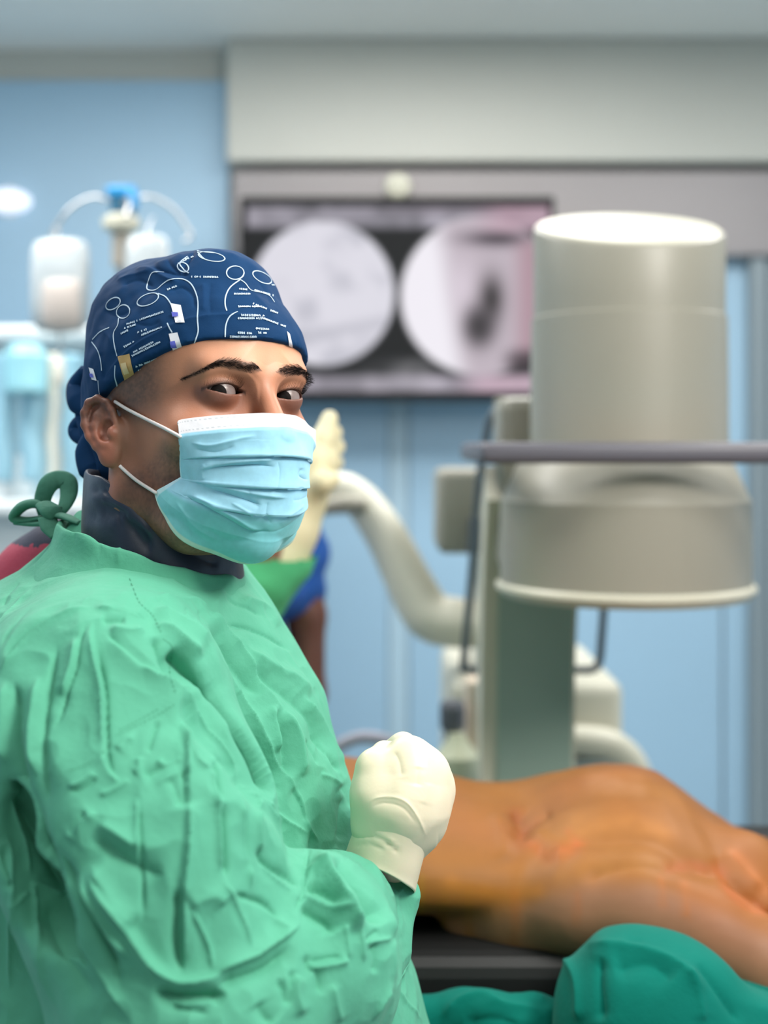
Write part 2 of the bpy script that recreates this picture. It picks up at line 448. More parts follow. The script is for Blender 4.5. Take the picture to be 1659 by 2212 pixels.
# small round sensor on the header above the monitor
t = thing('ceiling_sensor', 'small round cream sensor fixed to the steel header above the monitor', 'sensor', P(860, 400, WY-.16))
lathe('cover', [(0, .012), (.03, .01), (.042, 0), (.044, -.012)], (0, 0, 0), mat('cream_plastic', (222, 220, 200), .4), None, 32)
o = bpy.data.objects['cover']; o.parent = t; o.rotation_euler = (math.pi/2, 0, 0); o.location = (0, .01, 0)
lathe('lens', [(0, .02), (.012, .017), (.018, .008)], (0, 0, 0), mat('smoked_lens', (150, 150, 140), .2), None, 24)
o = bpy.data.objects['lens']; o.parent = t; o.rotation_euler = (math.pi/2, 0, 0); o.location = (0, .01, 0)
# surgical lamp head out of frame
t = thing('surgical_lamp', 'round white surgical lamp on a jointed arm above the operating table', 'lamp', LAMP)
q = (LAMP_AT-LAMP).to_track_quat('-Z', 'Y')
h = lathe('lamp_head', [(0, .10), (.12, .095), (.27, .05), (.30, .012), (.285, .012), (.28, .03), (0, .05)], (0, 0, 0), M_frame, None, 48)
h.parent = t; h.rotation_euler = q.to_euler()
g = lathe('lamp_glass', [(0, .02), (.27, .02), (.275, .03)], (0, 0, 0), M_diff, None, 48); g.parent = t; g.rotation_euler = q.to_euler()
tube('arm', [LAMP+Vector((.05, -.02, .09)), LAMP+Vector((.25, -.1, .2)), LAMP+Vector((.55, -.2, .3)), Vector((LAMP.x+.6, LAMP.y-.22, CEIL))], .022, M_frame, t)

# ------------------------------------------------------------------ C-arm x-ray machine
M_cream = mat('cream_enamel', (196, 193, 176), .42, noise=(4, .02))
M_cream2 = mat('warm_grey_enamel', (146, 143, 131), .42, noise=(4, .02))
M_sage = mat('sage_enamel', (140, 160, 148), .45, noise=(4, .03))
M_rail = mat('grey_rubber_rail', (90, 88, 97), .45)
CD = 1.9
cx, cy = P(1357, 0, CD).x, CD
ca = thing('x_ray_c_arm', 'cream x-ray C-arm with tall round detector hanging over the patient', 'x-ray machine', (cx, 2.5, 0))
zt = lambda px, d: P(0, px, d).z
r = .1445
zc = lambda x, y, z: z if z < 1.86 else z+(y*.335)*min(1, (z-1.86)/.05)
prof = [(r+.0035, zt(945, CD)), (r+.003, zt(800, CD)), (r+.002, zt(690, CD))]
lathe('detector_sleeve', [(0, 1.60)]+[(r+.006, 1.60)]+prof+[(r-.002, zt(686, CD)), (0, zt(686, CD))], (cx, cy, 0), M_cream2, ca, 96)
lathe('detector_cap', [(0, zt(688, CD)), (r-.0015, zt(688, CD)), (r-.001, 1.80), (r-.001, 1.86), (r-.001, 1.942), (r-.003, 1.9495), (r-.0055, 1.9515), (0, 1.9525)], (cx, cy, 0), M_cream2, ca, 96, zfun=lambda x, y, z: z+(y*.335 if z > 1.9 else (y*.335*(z-1.80)/.1 if z > 1.80 else 0)))
lathe('lit_top_disc', [(0, 1.9545), (r-.010, 1.9542), (r-.008, 1.9518), (0, 1.951)], (cx, cy, 0), M_cream, ca, 96, zfun=lambda x, y, z: z+y*.335)  # paler enamel on top stands for light falling from above
dx = P(1348, 0, CD).x
R = .187
lathe('detector_drum', [(0, 1.598), (.158, 1.598), (.164, 1.59), (R-.004, zt(1072, CD)), (R, zt(1080, CD)), (R+.001, zt(1255, CD)), (0, zt(1255, CD))], (dx, cy, 0), M_cream2, ca, 96)
lathe('drum_rim', [(0, zt(1254, CD)), (R+.003, zt(1254, CD)), (R+.0075, zt(1260, CD)), (R+.008, zt(1268, CD)), (R+.003, zt(1276, CD)), (R-.002, zt(1284, CD)), (0, zt(1284, CD))], (dx, cy, 0), M_cream, ca, 96)
# grey guard rail round the detector
z0, z1 = 1.598, 1.627
fr = [(P(1036, 0, 1.70).x, 1.69), (.62, 1.69), (.62, 2.12), (P(1036, 0, 1.70).x, 2.12)]
for (a, b), (c_, d_) in (((fr[0][0], 1.675), (.635, 1.71)), ((fr[0][0], 2.10), (.635, 2.13)), ((fr[0][0], 1.705), (fr[0][0]+.03, 2.11)), ((.605, 1.705), (.635, 2.11))):
    box('guard_rail', (a, b, z0-.001), (c_, d_, z1-.001), M_rail, ca, bev=.010, seg=3, smooth=True)
for xx in (cx-.10, cx+.10): box('rail_bracket', (xx-.02, 2.0, 1.600), (xx+.02, 2.105, 1.618), M_rail, ca, bev=.003)
# C-shaped arc
ax_ = P(1160, 0, 2.06).x; hw = .062
cy0, cz0, RC = 1.50, 1.16, .64
an = np.radians(np.linspace(38, -97, 50))
def arcstrip(name, xa, xb, r0, r1, m, bevel=.0):
    V = []; Fc = []
    for a in an:
        for (x, rr) in ((xa, r0), (xb, r0), (xb, r1), (xa, r1)):
            V.append((x, cy0+rr*math.cos(a), cz0+rr*math.sin(a)))
    for i in range(len(an)-1):
        for k in range(4):
            k2 = (k+1) % 4; Fc.append((i*4+k, (i+1)*4+k, (i+1)*4+k2, i*4+k2))
    Fc.append((0, 1, 2, 3)); e = (len(an)-1)*4; Fc.append((e+3, e+2, e+1, e))
    o = mobj(name, V, Fc, m, ca, smooth=False); return o
arcstrip('c_arc', ax_-hw, ax_+hw, RC-.045, RC+.05, M_sage)
arcstrip('arc_side_strip', ax_-hw-.026, ax_-hw, RC-.03, RC+.055, M_cream)
arcstrip('arc_side_strip', ax_+hw, ax_+hw+.008, RC-.03, RC+.055, M_cream)
box('detector_bracket', (ax_-.07, 1.98, 1.42), (ax_+.09, 2.10, 1.70), M_cream2, ca, bev=.02)
# x-ray tube housing under the table
lathe('tube_housing', [(0, 0), (.12, 0), (.14, .02), (.14, .2), (.10, .26), (0, .27)], (ax_, cy0-.12, .42), M_cream, ca, 48)
# thin dark steering frame behind the arc
tube('steering_frame', [P(1150, 884, 2.25), P(1085, 884, 2.25), P(1062, 900, 2.25), P(1047, 960, 2.25), P(1033, 1060, 2.25), P(1018, 1250, 2.25), P(1003, 1425, 2.25), P(1010, 1446, 2.25), P(1075, 1447, 2.25), P(1240, 1447, 2.25), P(1278, 1446, 2.25), P(1294, 1430, 2.25), P(1300, 1370, 2.25), P(1306, 1290, 2.25)], .0075, mat('dark_steel_tube', (84, 92, 98), .35, metal=.3), ca, 12, 6)
box('frame_clamp', P(1070, 882, 2.27), P(1165, 858, 2.27)+Vector((0, .03, 0)), M_cream2, ca, bev=.005)
# trolley: head box, body and base behind the arc
box('trolley_head', P(944, 1198, 2.42), P(1078, 1012, 2.42)+Vector((0, .2, 0)), M_cream2, ca, bev=.02, seg=4, smooth=True)
box('trolley_column', P(1040, 1490, 2.44), P(1140, 1050, 2.44)+Vector((0, .24, 0)), M_cream, ca, bev=.02, seg=4, smooth=True)
tube('rubber_bumper', [P(1045, 1075, 2.40), P(1048, 1120, 2.40), P(1040, 1150, 2.40)], [.018, .024, .016], M_cream, ca, 16)
tube('grip', [P(1027, 1120, 2.38), P(1026, 1160, 2.38), P(1022, 1195, 2.38)], .013, M_dgrey, ca, 12)
box('trolley_body', (ax_-.12, 2.45, .12), (ax_+.22, 2.95, P(0, 1470, 2.46).z), M_cream, ca, bev=.03, seg=4, smooth=True)
box('trolley_base', (ax_-.16, 1.95, .05), (ax_+.2, 2.95, .13), M_cream2, ca, bev=.02)
for (x, y) in ((-.13, 2.0), (.17, 2.0), (-.13, 2.88), (.17, 2.88)):
    lathe('caster', [(0, -.018), (.045, -.018), (.05, -.01), (.05, .01), (.045, .018), (0, .018)], (0, 0, 0), M_dgrey, None, 24)
    o = [q for q in COL.objects if q.name.startswith('caster') and q.parent is None][-1]
    o.data.transform(Matrix.Translation((ax_+x, y, .051)) @ Matrix.Rotation(math.pi/2, 4, 'Y')); o.parent = ca
    o.matrix_parent_inverse = Matrix.Translation(-root_of(ca))
M_arm = mat('ivory_enamel', (222, 219, 203), .4)
# white swan-neck arm left of the trolley
tube('support_arm', [P(640, 1085, 2.62), P(720, 1052, 2.62), P(775, 1078, 2.62), P(835, 1160, 2.61), P(890, 1270, 2.60), P(930, 1330, 2.59), P(985, 1345, 2.58), P(1100, 1350, 2.56)], [.028, .030, .038, .044, .050, .053, .052, .045], M_arm, ca, 24, 8)
tube('cable_cuff', [P(690, 1098, 2.58), P(740, 1090, 2.58), P(790, 1092, 2.58)], [.016, .02, .016], M_cream2, ca, 16)
# lower white arm at the right of the arc
tube('lower_arm', [P(1200, 1600, 2.42), P(1262, 1600, 2.42), P(1325, 1612, 2.42), P(1372, 1655, 2.42), P(1395, 1730, 2.42), P(1400, 1850, 2.42)], [.026, .03, .03, .026, .022, .02], M_cream, ca, 20)
box('lower_arm_plate', P(1225, 1668, 2.40), P(1335, 1642, 2.40)+Vector((0, .05, 0)), mat('grey_plate', (120, 134, 132), .4), ca, bev=.006)

# ------------------------------------------------------------------ small instrument cart beside the arc
ic = thing('instrument_cart', 'small grey cart with dark knob and bottle left of the C-arm column', 'cart', (P(1000, 0, 2.3).x, 2.3, 0))
M_grey = mat('mid_grey_metal', (150, 152, 156), .35, metal=.4)
box('shelf', P(935, 1706, 2.3), P(1040, 1690, 2.3)+Vector((0, .10, 0)), M_grey, ic, bev=.004)
for (px, dy) in ((940, .02), (1034, .02), (940, .08), (1034, .08)):
    p = P(px, 1700, 2.3); tube('leg', [(p.x, 2.3+dy, .0), (p.x, 2.3+dy, p.z)], .008, M_grey, ic, 10, 2)
box('backboard', P(1006, 1690, 2.32), P(1052, 1470, 2.32)+Vector((0, .06, 0)), mat('peach_plastic', (226, 208, 188), .5), ic, bev=.01)
lathe('knob', [(0, 0), (.020, 0), (.023, .008), (.023, .042), (.018, .052), (0, .054)], P(977, 1575, 2.3), mat('slate_plastic', (96, 98, 106), .5), ic, 32)
lathe('knob_stem', [(0, 0), (.014, 0), (.014, .15), (0, .15)], P(975, 1690, 2.3), M_grey, ic, 20)
lathe('bottle', [(0, 0), (.034, 0), (.04, .02), (.04, .05), (.018, .078), (.014, .09), (0, .09)], P(987, 1690, 2.28), mat('pale_olive_plastic', (206, 208, 180), .4), ic, 32)
# grey hose arching behind the surgeon
hz = thing('grey_hose', 'grey breathing hose arching above the patient beside the green gown', 'hose', P(800, 1600, 2.1))
tube('hose', [P(660, 1720, 2.1), P(720, 1625, 2.1), P(760, 1598, 2.1), P(800, 1593, 2.1), P(850, 1608, 2.1), P(900, 1660, 2.1), P(930, 1760, 2.1)], .011, mat('grey_hose_rubber', (140, 142, 158), .5), hz, 14)

# ------------------------------------------------------------------ infusion stand and anaesthesia machine at the left
SD = 3.0
sx = P(262, 0, SD).x
st = thing('infusion_stand', 'steel infusion stand with blue clamp on top behind the blue cap', 'stand', (sx, SD, 0))
M_chrome = mat('chrome', (190, 190, 190), .25, metal=.8)
lathe('pole', [(0, .08), (.011, .08), (.011, P(0, 480, SD).z), (0, P(0, 480, SD).z)], (sx, SD, 0), M_chrome, st, 20)
lathe('pole_sleeve', [(0, P(0, 575, SD).z), (.022, P(0, 575, SD).z), (.022, P(0, 505, SD).z), (0, P(0, 505, SD).z)], (sx, SD, 0), mat('taupe_plastic', (150, 144, 134), .5), st, 24)
lathe('collar', [(0, 0), (.03, 0), (.045, .012), (.045, .03), (.03, .042), (0, .042)], (sx, SD, P(0, 502, SD).z), M_cream, st, 32)
M_cyan = mat('blue_plastic', (20, 140, 200), .35)
box('clamp', P(236, 462, SD-.02), P(296, 420, SD+.02), mat('navy_plastic', (30, 90, 120), .4), st, bev=.008)
box('clamp_lever', P(228, 422, SD-.025), P(298, 408, SD+.02), M_cyan, st, bev=.006)
box('clamp_grip', P(272, 450, SD-.04), P(300, 415, SD-.02), M_cyan, st, bev=.006)
for s in (-1, 1):
    tube('hook', [P(262+s*12, 440, SD), P(262+s*60, 425, SD), P(262+s*110, 450, SD), P(262+s*140, 490, SD), P(262+s*150, 510, SD), P(262+s*135, 522, SD)], .0045, M_chrome, st, 8)
    tube('hook', [Vector((sx, SD, P(0, 455, SD).z)), Vector((sx+s*.03, SD-s*.08, P(0, 440, SD).z)), Vector((sx+s*.05, SD-s*.16, P(0, 470, SD).z)), Vector((sx+s*.05, SD-s*.18, P(0, 500, SD).z))], .0045, M_chrome, st, 8)
for a in range(5):
    an_ = a*2*math.pi/5+.3; e = Vector((sx+.28*math.cos(an_), SD+.28*math.sin(an_), .055))
    tube('foot', [Vector((sx, SD, .10)), (Vector((sx, SD, .09))+e)/2+Vector((0, 0, .01)), e], .014, M_chrome, st, 10)
    lathe('caster', [(0, 0), (.02, .003), (.027, .025), (.02, .048), (0, .05)], e+Vector((0, 0, -.055)), M_dgrey, st, 16)
M_bag = mat('clear_vinyl_bag', (186, 194, 198), .25, trans=.15, noise=(8, .05))
def pouch(name, cxp, top, bot, wpx, D, m, parent, thick=.022):
    V = []; nseg = 28; pr = [(0, .3), (.03, .75), (.10, .95), (.3, 1), (.7, 1), (.9, .96), (.97, .8), (1, .45)]
    c0 = P(cxp, bot, D); c1 = P(cxp, top, D); hw_ = wpx/2/F*D; rings = []
    for (t_, s_) in pr:
        th = thick*math.sin(math.pi*min(max(t_*.96+.02, 0), 1))**.6; cc = c0.lerp(c1, t_)
        rings.append(np.array([(cc.x+hw_*s_*np.sign(math.cos(a))*abs(math.cos(a))**.7, cc.y+th*math.sin(a), cc.z) for a in np.linspace(0, 2*math.pi, nseg, endpoint=False)]))
    V, Fc = loft(rings); Fc = Fc.tolist(); Fc.append(list(range(nseg))[::-1]); Fc.append([len(V)-nseg+i for i in range(nseg)])
    return mobj(name, V, Fc, m, parent)
b1 = thing('infusion_bag', 'white plump infusion bag hanging at the far left of the stand', 'infusion bag', P(130, 640, SD-.03), 'infusion bags on the stand')
pouch('bag', 130, 515, 720, 128, SD-.03, M_bag, b1, .035)
pouch('fluid', 132, 600, 712, 84, SD-.055, mat('pale_pink_fluid', (186, 176, 170), .4), b1, .02)
tube('drip_line', [P(130, 720, SD-.03), P(128, 760, SD-.03), P(127, 840, SD-.03), P(124, 1000, SD-.03), P(140, 1150, SD-.03)], .004, M_bag, b1, 8)
pouch('drip_chamber', 127, 770, 835, 26, SD-.03, mat('cream_clear_plastic', (230, 226, 214), .3), b1, .012)
tube('hanger', [P(116, 520, SD-.03), P(125, 500, SD-.01), P(116, 494, SD), P(112, 512, SD)], .003, M_chrome, b1, 8)
b2 = thing('infusion_bag', 'white infusion bag half hidden behind the crown of the blue cap', 'infusion bag', P(318, 600, SD-.03), 'infusion bags on the stand')
pouch('bag', 318, 506, 720, 96, SD-.03, M_bag, b2, .035)
tube('hanger', [P(318, 510, SD-.03), P(322, 490, SD-.02), P(330, 470, SD-.01)], .003, M_chrome, b2, 8)
am = thing('anaesthesia_machine', 'white anaesthesia machine with pale blue hoses at the far left', 'medical cart', (P(60, 0, 3.5).x, 3.5, 0))
M_wm = mat('white_machine_shell', (222, 228, 230), .35)
AX0 = P(-160, 0, 3.4).x; AX1 = P(420, 0, 3.4).x
box('body', (AX0, 3.45, .12), (AX1, 3.95, P(0, 1105, 3.4).z), M_wm, am, bev=.03)
box('back_panel', (AX0, 3.7, P(0, 1105, 3.4).z-.01), (AX1, 3.9, P(0, 735, 3.4).z), mat('pale_blue_panel', (186, 216, 226), .4), am, bev=.02)
box('top_shelf', (AX0-.02, 3.36, P(0, 735, 3.4).z), (P(215, 0, 3.4).x, 3.9, P(0, 705, 3.4).z), M_wm, am, bev=.01)
box('worktop', (AX0-.02, 3.3, P(0, 1110, 3.35).z), (AX1, 3.8, P(0, 1080, 3.35).z), M_wm, am, bev=.01)
box('side_post', P(-20, 1085, 3.38), P(28, 985, 3.38)+Vector((0, .2, 0)), M_wm, am, bev=.01)
M_bh = mat('pale_blue_tube', (150, 194, 212), .35)
M_bh2 = mat('pale_cream_tube', (222, 222, 208), .4)
for (px, w_, m_) in ((8, 44, M_bh), (70, 52, M_bh), (118, 34, M_bh2), (158, 46, M_bh), (212, 40, M_bh)):
    pts = []; pr = []
    for k in range(33):
        pts.append(P(px+3*math.sin(k*.4), 1040-k*8.6, 3.34)); pr.append((w_/2/F*3.34)*(1 if k % 2 else .86))
    tube('corrugated_hose', pts, pr, m_, am, 16, 1, smooth=False)
lathe('vaporizer', [(0, 0), (.05, 0), (.055, .01), (.055, .10), (.04, .13), (0, .13)], P(55, 850, 3.30), mat('turquoise_plastic', (150, 204, 216), .4), am, 32)
for x in (AX0+.06, AX1-.06):
    for y in (3.5, 3.9):
        lathe('caster', [(0, 0), (.03, .003), (.05, .03), (.05, .09), (.03, .121), (0, .121)], (x, y, 0), M_dgrey, am, 20)
# white highlight reflected on the blue wall, added as a glowing disc
t = thing('wall_highlight', 'small white oval highlight on the blue wall at the far left, added as a glowing disc', 'lamp', P(8, 428, WY-.1))
o = lathe('highlight_disc', [(0, .06), (.05, .055), (.07, .03), (.072, 0), (0, 0)], (0, 0, 0), mat('highlight_glow', (240, 240, 250), .3, emit=((232, 236, 250), .8)), None, 32); o.parent = t; o.rotation_euler = (math.pi/2, 0, 0); o.location = (0, .07, 0); o.scale = (1.1, .6, 1)
o = lathe('highlight_base', [(0, .008), (.05, .008), (.055, 0)], (0, 0, 0), M_frame, None, 32); o.parent = t; o.rotation_euler = (math.pi/2, 0, 0); o.location = (0, .071, 0)
# ------------------------------------------------------------------ the surgeon: head
M_skin = mat('skin', (150, 100, 76), .48, attr=True, sss=.08, noise=(45, .05), bump=[(900, .12, .0006), (260, .08, .0008)])
HD = 1.0
H0 = P(421, 935, HD)
ML = Matrix.Translation(H0) @ Matrix.Rotation(math.radians(3.5), 4, 'Y') @ Matrix.Rotation(math.radians(41), 4, 'Z') @ Matrix.Rotation(math.radians(-8), 4, 'X') @ Matrix.Scale(.985, 4)
MI = ML.inverted()
def xf(M, V):
    M = np.array(M); return V @ M[:3, :3].T + M[:3, 3]
def L2W(p): return ML @ Vector(p)
def W2L(p): return tuple(MI @ Vector(p))
EYE = [(-.0302, -.0800, .0200), (.0302, -.0800, .0200)]
def head_ops(G, fine=True):
    G.ell((0, .002, .048), (.0765, .096, .083), 0)
    G.ell((0, -.045, .050), (.059, .054, .052), .02)
    G.ell((0, -.032, -.020), (.062, .060, .079), .025)
    for s in (-1, 1):
        G.chain([(s*.060, .002, -.02), (s*.058, -.004, -.052), (s*.036, -.048, -.078), (0, -.076, -.084)], [.016, .016, .017, .018], .018)
        G.ell((s*.042, -.064, -.010), (.023, .020, .018), .018)
        G.cap((s*.012, -.0945, .0350), (s*.040, -.084, .0375), .0085, .008, .014)
    G.ell((0, -.088, -.055), (.026, .018, .02), .015)
    for s in (-1, 1): G.ell((s*.033, -.104, .0185), (.019, .017, .0135), .014, 's')
    G.cap((0, -.094, .026), (0, -.113, -.012), .0070, .0095, .010)
    G.ell((0, -.1135, -.018), (.0125, .011, .011), .007)
    for s in (-1, 1): G.ell((s*.013, -.106, -.021), (.0085, .011, .008), .006)
    G.ell((0, -.103, -.052), (.022, .007, .0050), .005); G.ell((0, -.100, -.062), (.020, .007, .005), .005)
    # lids
    for e in EYE:
        G.ell(e, (.0162, .0140, .0140), .0045)
        # almond opening
        s = -1 if e[0] < 0 else 1
        def f(x, y, z, e=e, s=s):
            u = (x-e[0])*s; w = z-e[2]-.0008
            w = w-.06*u                                   # outer corner a little higher
            up = .0040*(1-(np.clip(u+.001, -1, 1)/.0150)**2); lo = -.0031*(1-(u/.0150)**2)
            d = np.maximum(w-up, lo-w)*.9
            return np.maximum(d, y-e[1])
        G.op(f, (e[0]-.020, -.12, e[2]-.012), (e[0]+.020, e[1]+.003, e[2]+.014), .0012, 's')
def ear_ops(G, s):
    """ear pointing out from the side of the head; local frame a (back), b (up), n (outward)"""
    o = np.array((s*.0745, -.006, -.002)); es = .80
    th = math.radians(32)                      # how far it stands off
    a = np.array((s*math.sin(th), math.cos(th), 0)); tilt = .20
    b = np.array((0, .0, 1.)); a2 = a*math.cos(tilt)-b*math.sin(tilt)*0
    b2 = b*math.cos(tilt)+np.array((0, 1., 0))*math.sin(tilt); b2 /= np.linalg.norm(b2)
    n = np.cross(a2, b2); n *= np.sign(n[0]*s)/np.linalg.norm(n)
    q = lambda u, v, w: o+(a2*u+b2*v+n*w)*es
    R = np.stack([a2, b2-a2*a2.dot(b2), n], 1); R[:, 1] /= np.linalg.norm(R[:, 1]); R[:, 2] = np.cross(R[:, 0], R[:, 1])
    G.ell(q(.016, .006, -.0015), np.array((.0165, .0265, .0048))*es, .004, R=R)
    G.ell(q(.004, -.006, -.003), np.array((.012, .016, .006))*es, .006, R=R)
    hel = [(.0, .006, .001), (.002, .018, .002), (.006, .027, .003), (.015, .0315, .004), (.025, .028, .004), (.0315, .018, .0035), (.033, .006, .003), (.030, -.006, .002), (.024, -.016, .001), (.016, -.024, .0)]
    G.chain([q(*h) for h in hel], [r_*es for r_ in [.0032, .0034, .0034, .0036, .0038, .0038, .0036, .0034, .0034, .0034]], .0022)
    ant = [(.012, .022, .001), (.019, .014, .0015), (.0225, .004, .002), (.021, -.006, .002), (.016, -.014, .002), (.010, -.016, .002)]
    G.chain([q(*h) for h in ant], [r_*es for r_ in [.0022, .0030, .0033, .0033, .0032, .0030]], .0035)
    G.ell(q(.0115, -.0265, -.0005), np.array((.0105, .0105, .0045))*es, .005, R=R)
    G.ell(q(.010, -.001, .0035), np.array((.0080, .0105, .0065))*es, .0022, 's', R=R)
    G.ell(q(.0035, -.004, .0045), np.array((.0045, .0060, .0040))*es, .003, R=R)
    return q
body_root = P(300, 1500, 1.0)
surgeon = thing('person', 'surgeon in green gown, patterned dark blue cap and pale blue face mask', 'person', (body_root.x, 1.03, 0))
AXf = axis([(-.32, -.112, .008), (-.112, -.060, .0011), (-.060, -.050, .0013), (-.050, -.012, .0009), (-.012, .012, .0014), (.012, .050, .0011), (.050, .085, .0014), (.085, .115, .003), (.115, .32, .010)])
AYf = axis([(-.15, -.125, .004), (-.125, -.060, .0011), (-.060, -.010, .002), (-.010, .055, .0014), (.055, .11, .003), (.11, .30, .010)])
AZf = axis([(-.46, -.12, .008), (-.12, -.05, .003), (-.05, .0, .0014), (.0, .045, .0010), (.045, .08, .0022), (.08, .15, .004)])
G = Field(AXf, AYf, AZf)
head_ops(G)
for s in (-1, 1): ear_ops(G, s)
nb = W2L((-.188, 1.015, 1.50))
G.cap((0, .030, -.03), nb, .048, .052, .02)
sh = [W2L((-.20, .88, 1.385)), W2L((-.21, 1.18, 1.385))]
G.chain([sh[0], W2L((-.195, 1.02, 1.44)), sh[1]], [.045, .05, .045], .03); G.cap(nb, W2L((-.20, 1.02, 1.40)), .05, .06, .02)
G.cap(W2L((-.21, 1.03, 1.37)), W2L((-.21, 1.03, 1.30)), .09, .11, .03)
Vl, Fl = G.mesh()
me = quick_mesh(Vl, Fl)
n = normals(me)
# skin colour by place on the head, highlight and shade painted in (local coordinates)
x, y, z = Vl.T
base = np.tile(np.array(lin((190, 130, 100))), (len(Vl), 1))
def tint(w, col):
    global base
    w = np.clip(w, 0, 1)[:, None]; base = base*(1-w)+np.array(lin(col))*w
g3 = lambda c, s: np.exp(-(((x-c[0])/s[0])**2+((y-c[1])/s[1])**2+((z-c[2])/s[2])**2))
nz = vnoise(Vl, 90, 5); nz2 = vnoise(Vl, 700, 6)
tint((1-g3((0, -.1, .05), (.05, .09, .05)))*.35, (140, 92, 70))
tint(sm(-.050, -.064, x)*sm(-.06, -.03, y)*.35+0, (128, 84, 66))  # shade towards the near ear painted into the skin
tint(g3((0, -.10, .050), (.045, .05, .016))*.55, (236, 178, 140))  # forehead highlight painted into the skin
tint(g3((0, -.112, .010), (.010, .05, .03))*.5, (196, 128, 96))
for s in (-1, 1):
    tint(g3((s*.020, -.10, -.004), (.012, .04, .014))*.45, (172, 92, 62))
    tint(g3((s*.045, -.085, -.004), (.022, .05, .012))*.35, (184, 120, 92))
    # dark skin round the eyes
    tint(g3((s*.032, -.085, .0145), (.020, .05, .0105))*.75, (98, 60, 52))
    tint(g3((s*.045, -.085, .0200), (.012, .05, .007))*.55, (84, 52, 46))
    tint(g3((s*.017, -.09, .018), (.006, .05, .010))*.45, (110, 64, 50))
    # eyebrow base tone
    xx = x*s
    bz = .0358+.0045*np.sin(np.clip((xx-.010)/.040, 0, 1)*math.pi*.62)-.010*np.clip((xx-.036)/.018, 0, 1)**1.4
    hw = .0048*np.clip((xx-.006)/.008, 0, 1)*(1-.75*np.clip((xx-.030)/.026, 0, 1))
    eb = np.clip(1-(np.abs(z-bz)/(hw+1e-5)), 0, 1)*(xx > .007)*(xx < .056)*(y < -.03)
    tint(np.clip(eb*1.8, 0, 1)*(.74+.2*nz2), (40, 30, 28))
    # ears redder
    tint(sm(.074, .080, xx)*.55, (150, 84, 70))
# lid rims
for e in EYE:
    d = np.sqrt((x-e[0])**2+(y-e[1])**2+(z-e[2])**2)
    w = ((z-e[2]-.0008)-.06*(x-e[0])*np.sign(e[0]))
    rim = np.exp(-((np.abs(w-.0040*(1-((x-e[0])/.015)**2)))/.0016)**2)*(np.abs(x-e[0]) < .0165)*(y < e[1])
    tint(rim*.8, (40, 26, 26))
    rim = np.exp(-((np.abs(w+.0034*(1-((x-e[0])/.015)**2)))/.0012)**2)*(np.abs(x-e[0]) < .0155)*(y < e[1])
    tint(rim*.35, (80, 48, 44))
# stubble: beard on jaw and cheek, cropped hair at the temple
xx = np.abs(x)
beard = sm(-.008, -.030, z+.35*(y+.06)*(y > -.06))*sm(-.004, -.022, y)*(1-sm(-.11, -.135, z))
tint(beard*(.62+.2*nz+.18*nz2), (58, 40, 34))
side = sm(.0, -.014, y+.012)*sm(-.062, -.030, y)*sm(.045, .062, xx)*(z > -.03)
hair = sm(.002, .024, z+.25*(y+.04))*sm(-.068, -.040, y)*sm(.045, .060, xx)
tint(np.clip(hair*(.62+.2*nz2), 0, 1), (64, 50, 46))
burn = sm(-.034, -.020, y)*(1-sm(-.014, -.006, y))*(z < .02)*(z > -.06)*sm(.05, .06, xx)
tint(burn*.30, (66, 48, 44))
# world
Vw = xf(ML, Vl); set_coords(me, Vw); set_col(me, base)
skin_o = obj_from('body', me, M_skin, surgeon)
head_bvh = BVHTree.FromPolygons(Vw.tolist(), Fl.tolist())
# eyes
M_scl = mat('eye_white', (134, 118, 114), .3, noise=(300, .05)); M_iris = mat('iris_dark_brown', (16, 9, 8), .6, spec=.12); M_pup = mat('pupil', (4, 4, 5), .3, spec=.3)
M_cornea = mat('cornea', (255, 255, 255), .02, trans=1.0)
for e in EYE:
    c = L2W(e); d = (Vector((0.0, 0, CAMZ))-c).normalized(); R = 0.0128
    q = d.to_track_quat('Z', 'Y').to_matrix().to_4x4()
    T = Matrix.Translation(c) @ q
    def cap_(name, r0, r1, rad, m, par):
        prof = [(rad*math.sin(a), rad*math.cos(a)) for a in np.linspace(r0, r1, 14)]
        o = lathe(name, prof, (0, 0, 0), m, None, 40)
        o.data.transform(T); o.parent = par; o.matrix_parent_inverse = Matrix.Translation(-root_of(par)); return o
    ob = cap_('eyeball', .42, math.pi, R, M_scl, surgeon)
    cap_('iris', .17, .50, R*1.003, M_iris, ob); cap_('pupil', 0.0001, .20, R*1.006, M_pup, ob)
# brow hairs and lashes: one tuft mesh per brow
M_hair = mat('black_hair', (26, 20, 19), .9, spec=.15)
def hairs(name, roots, dirs, ln, rad, par, bend=(0, 0, 0)):
    V = []; Fc = []
    for p, d, l in zip(roots, dirs, ln):
        p = np.array(p); d = np.array(d)/np.linalg.norm(d); u = np.cross(d, (0.3, .2, 1)); u /= np.linalg.norm(u); w = np.cross(d, u)
        b = len(V)
        for t_, r_ in ((0, 1), (.5, .8), (1, .15)):
            c_ = p+d*l*t_+np.array(bend)*l*t_*t_
            for k in range(3):
                a = k*2.094; V.append(c_+rad*r_*(u*math.cos(a)+w*math.sin(a)))
        for i in (0, 3):
            for k in range(3):
                k2 = (k+1) % 3; Fc.append((b+i+k, b+i+k2, b+i+3+k2, b+i+3+k))
    o = mobj(name, V, Fc, M_hair, par, smooth=True); o['kind'] = 'stuff'; return o
def ray_head(lx, lz, off=.0003, zo=0):
    a = L2W((lx, -.25, lz)); d = (L2W((lx, 0, lz))-a).normalized()
    r = head_bvh.ray_cast(a, d); return r
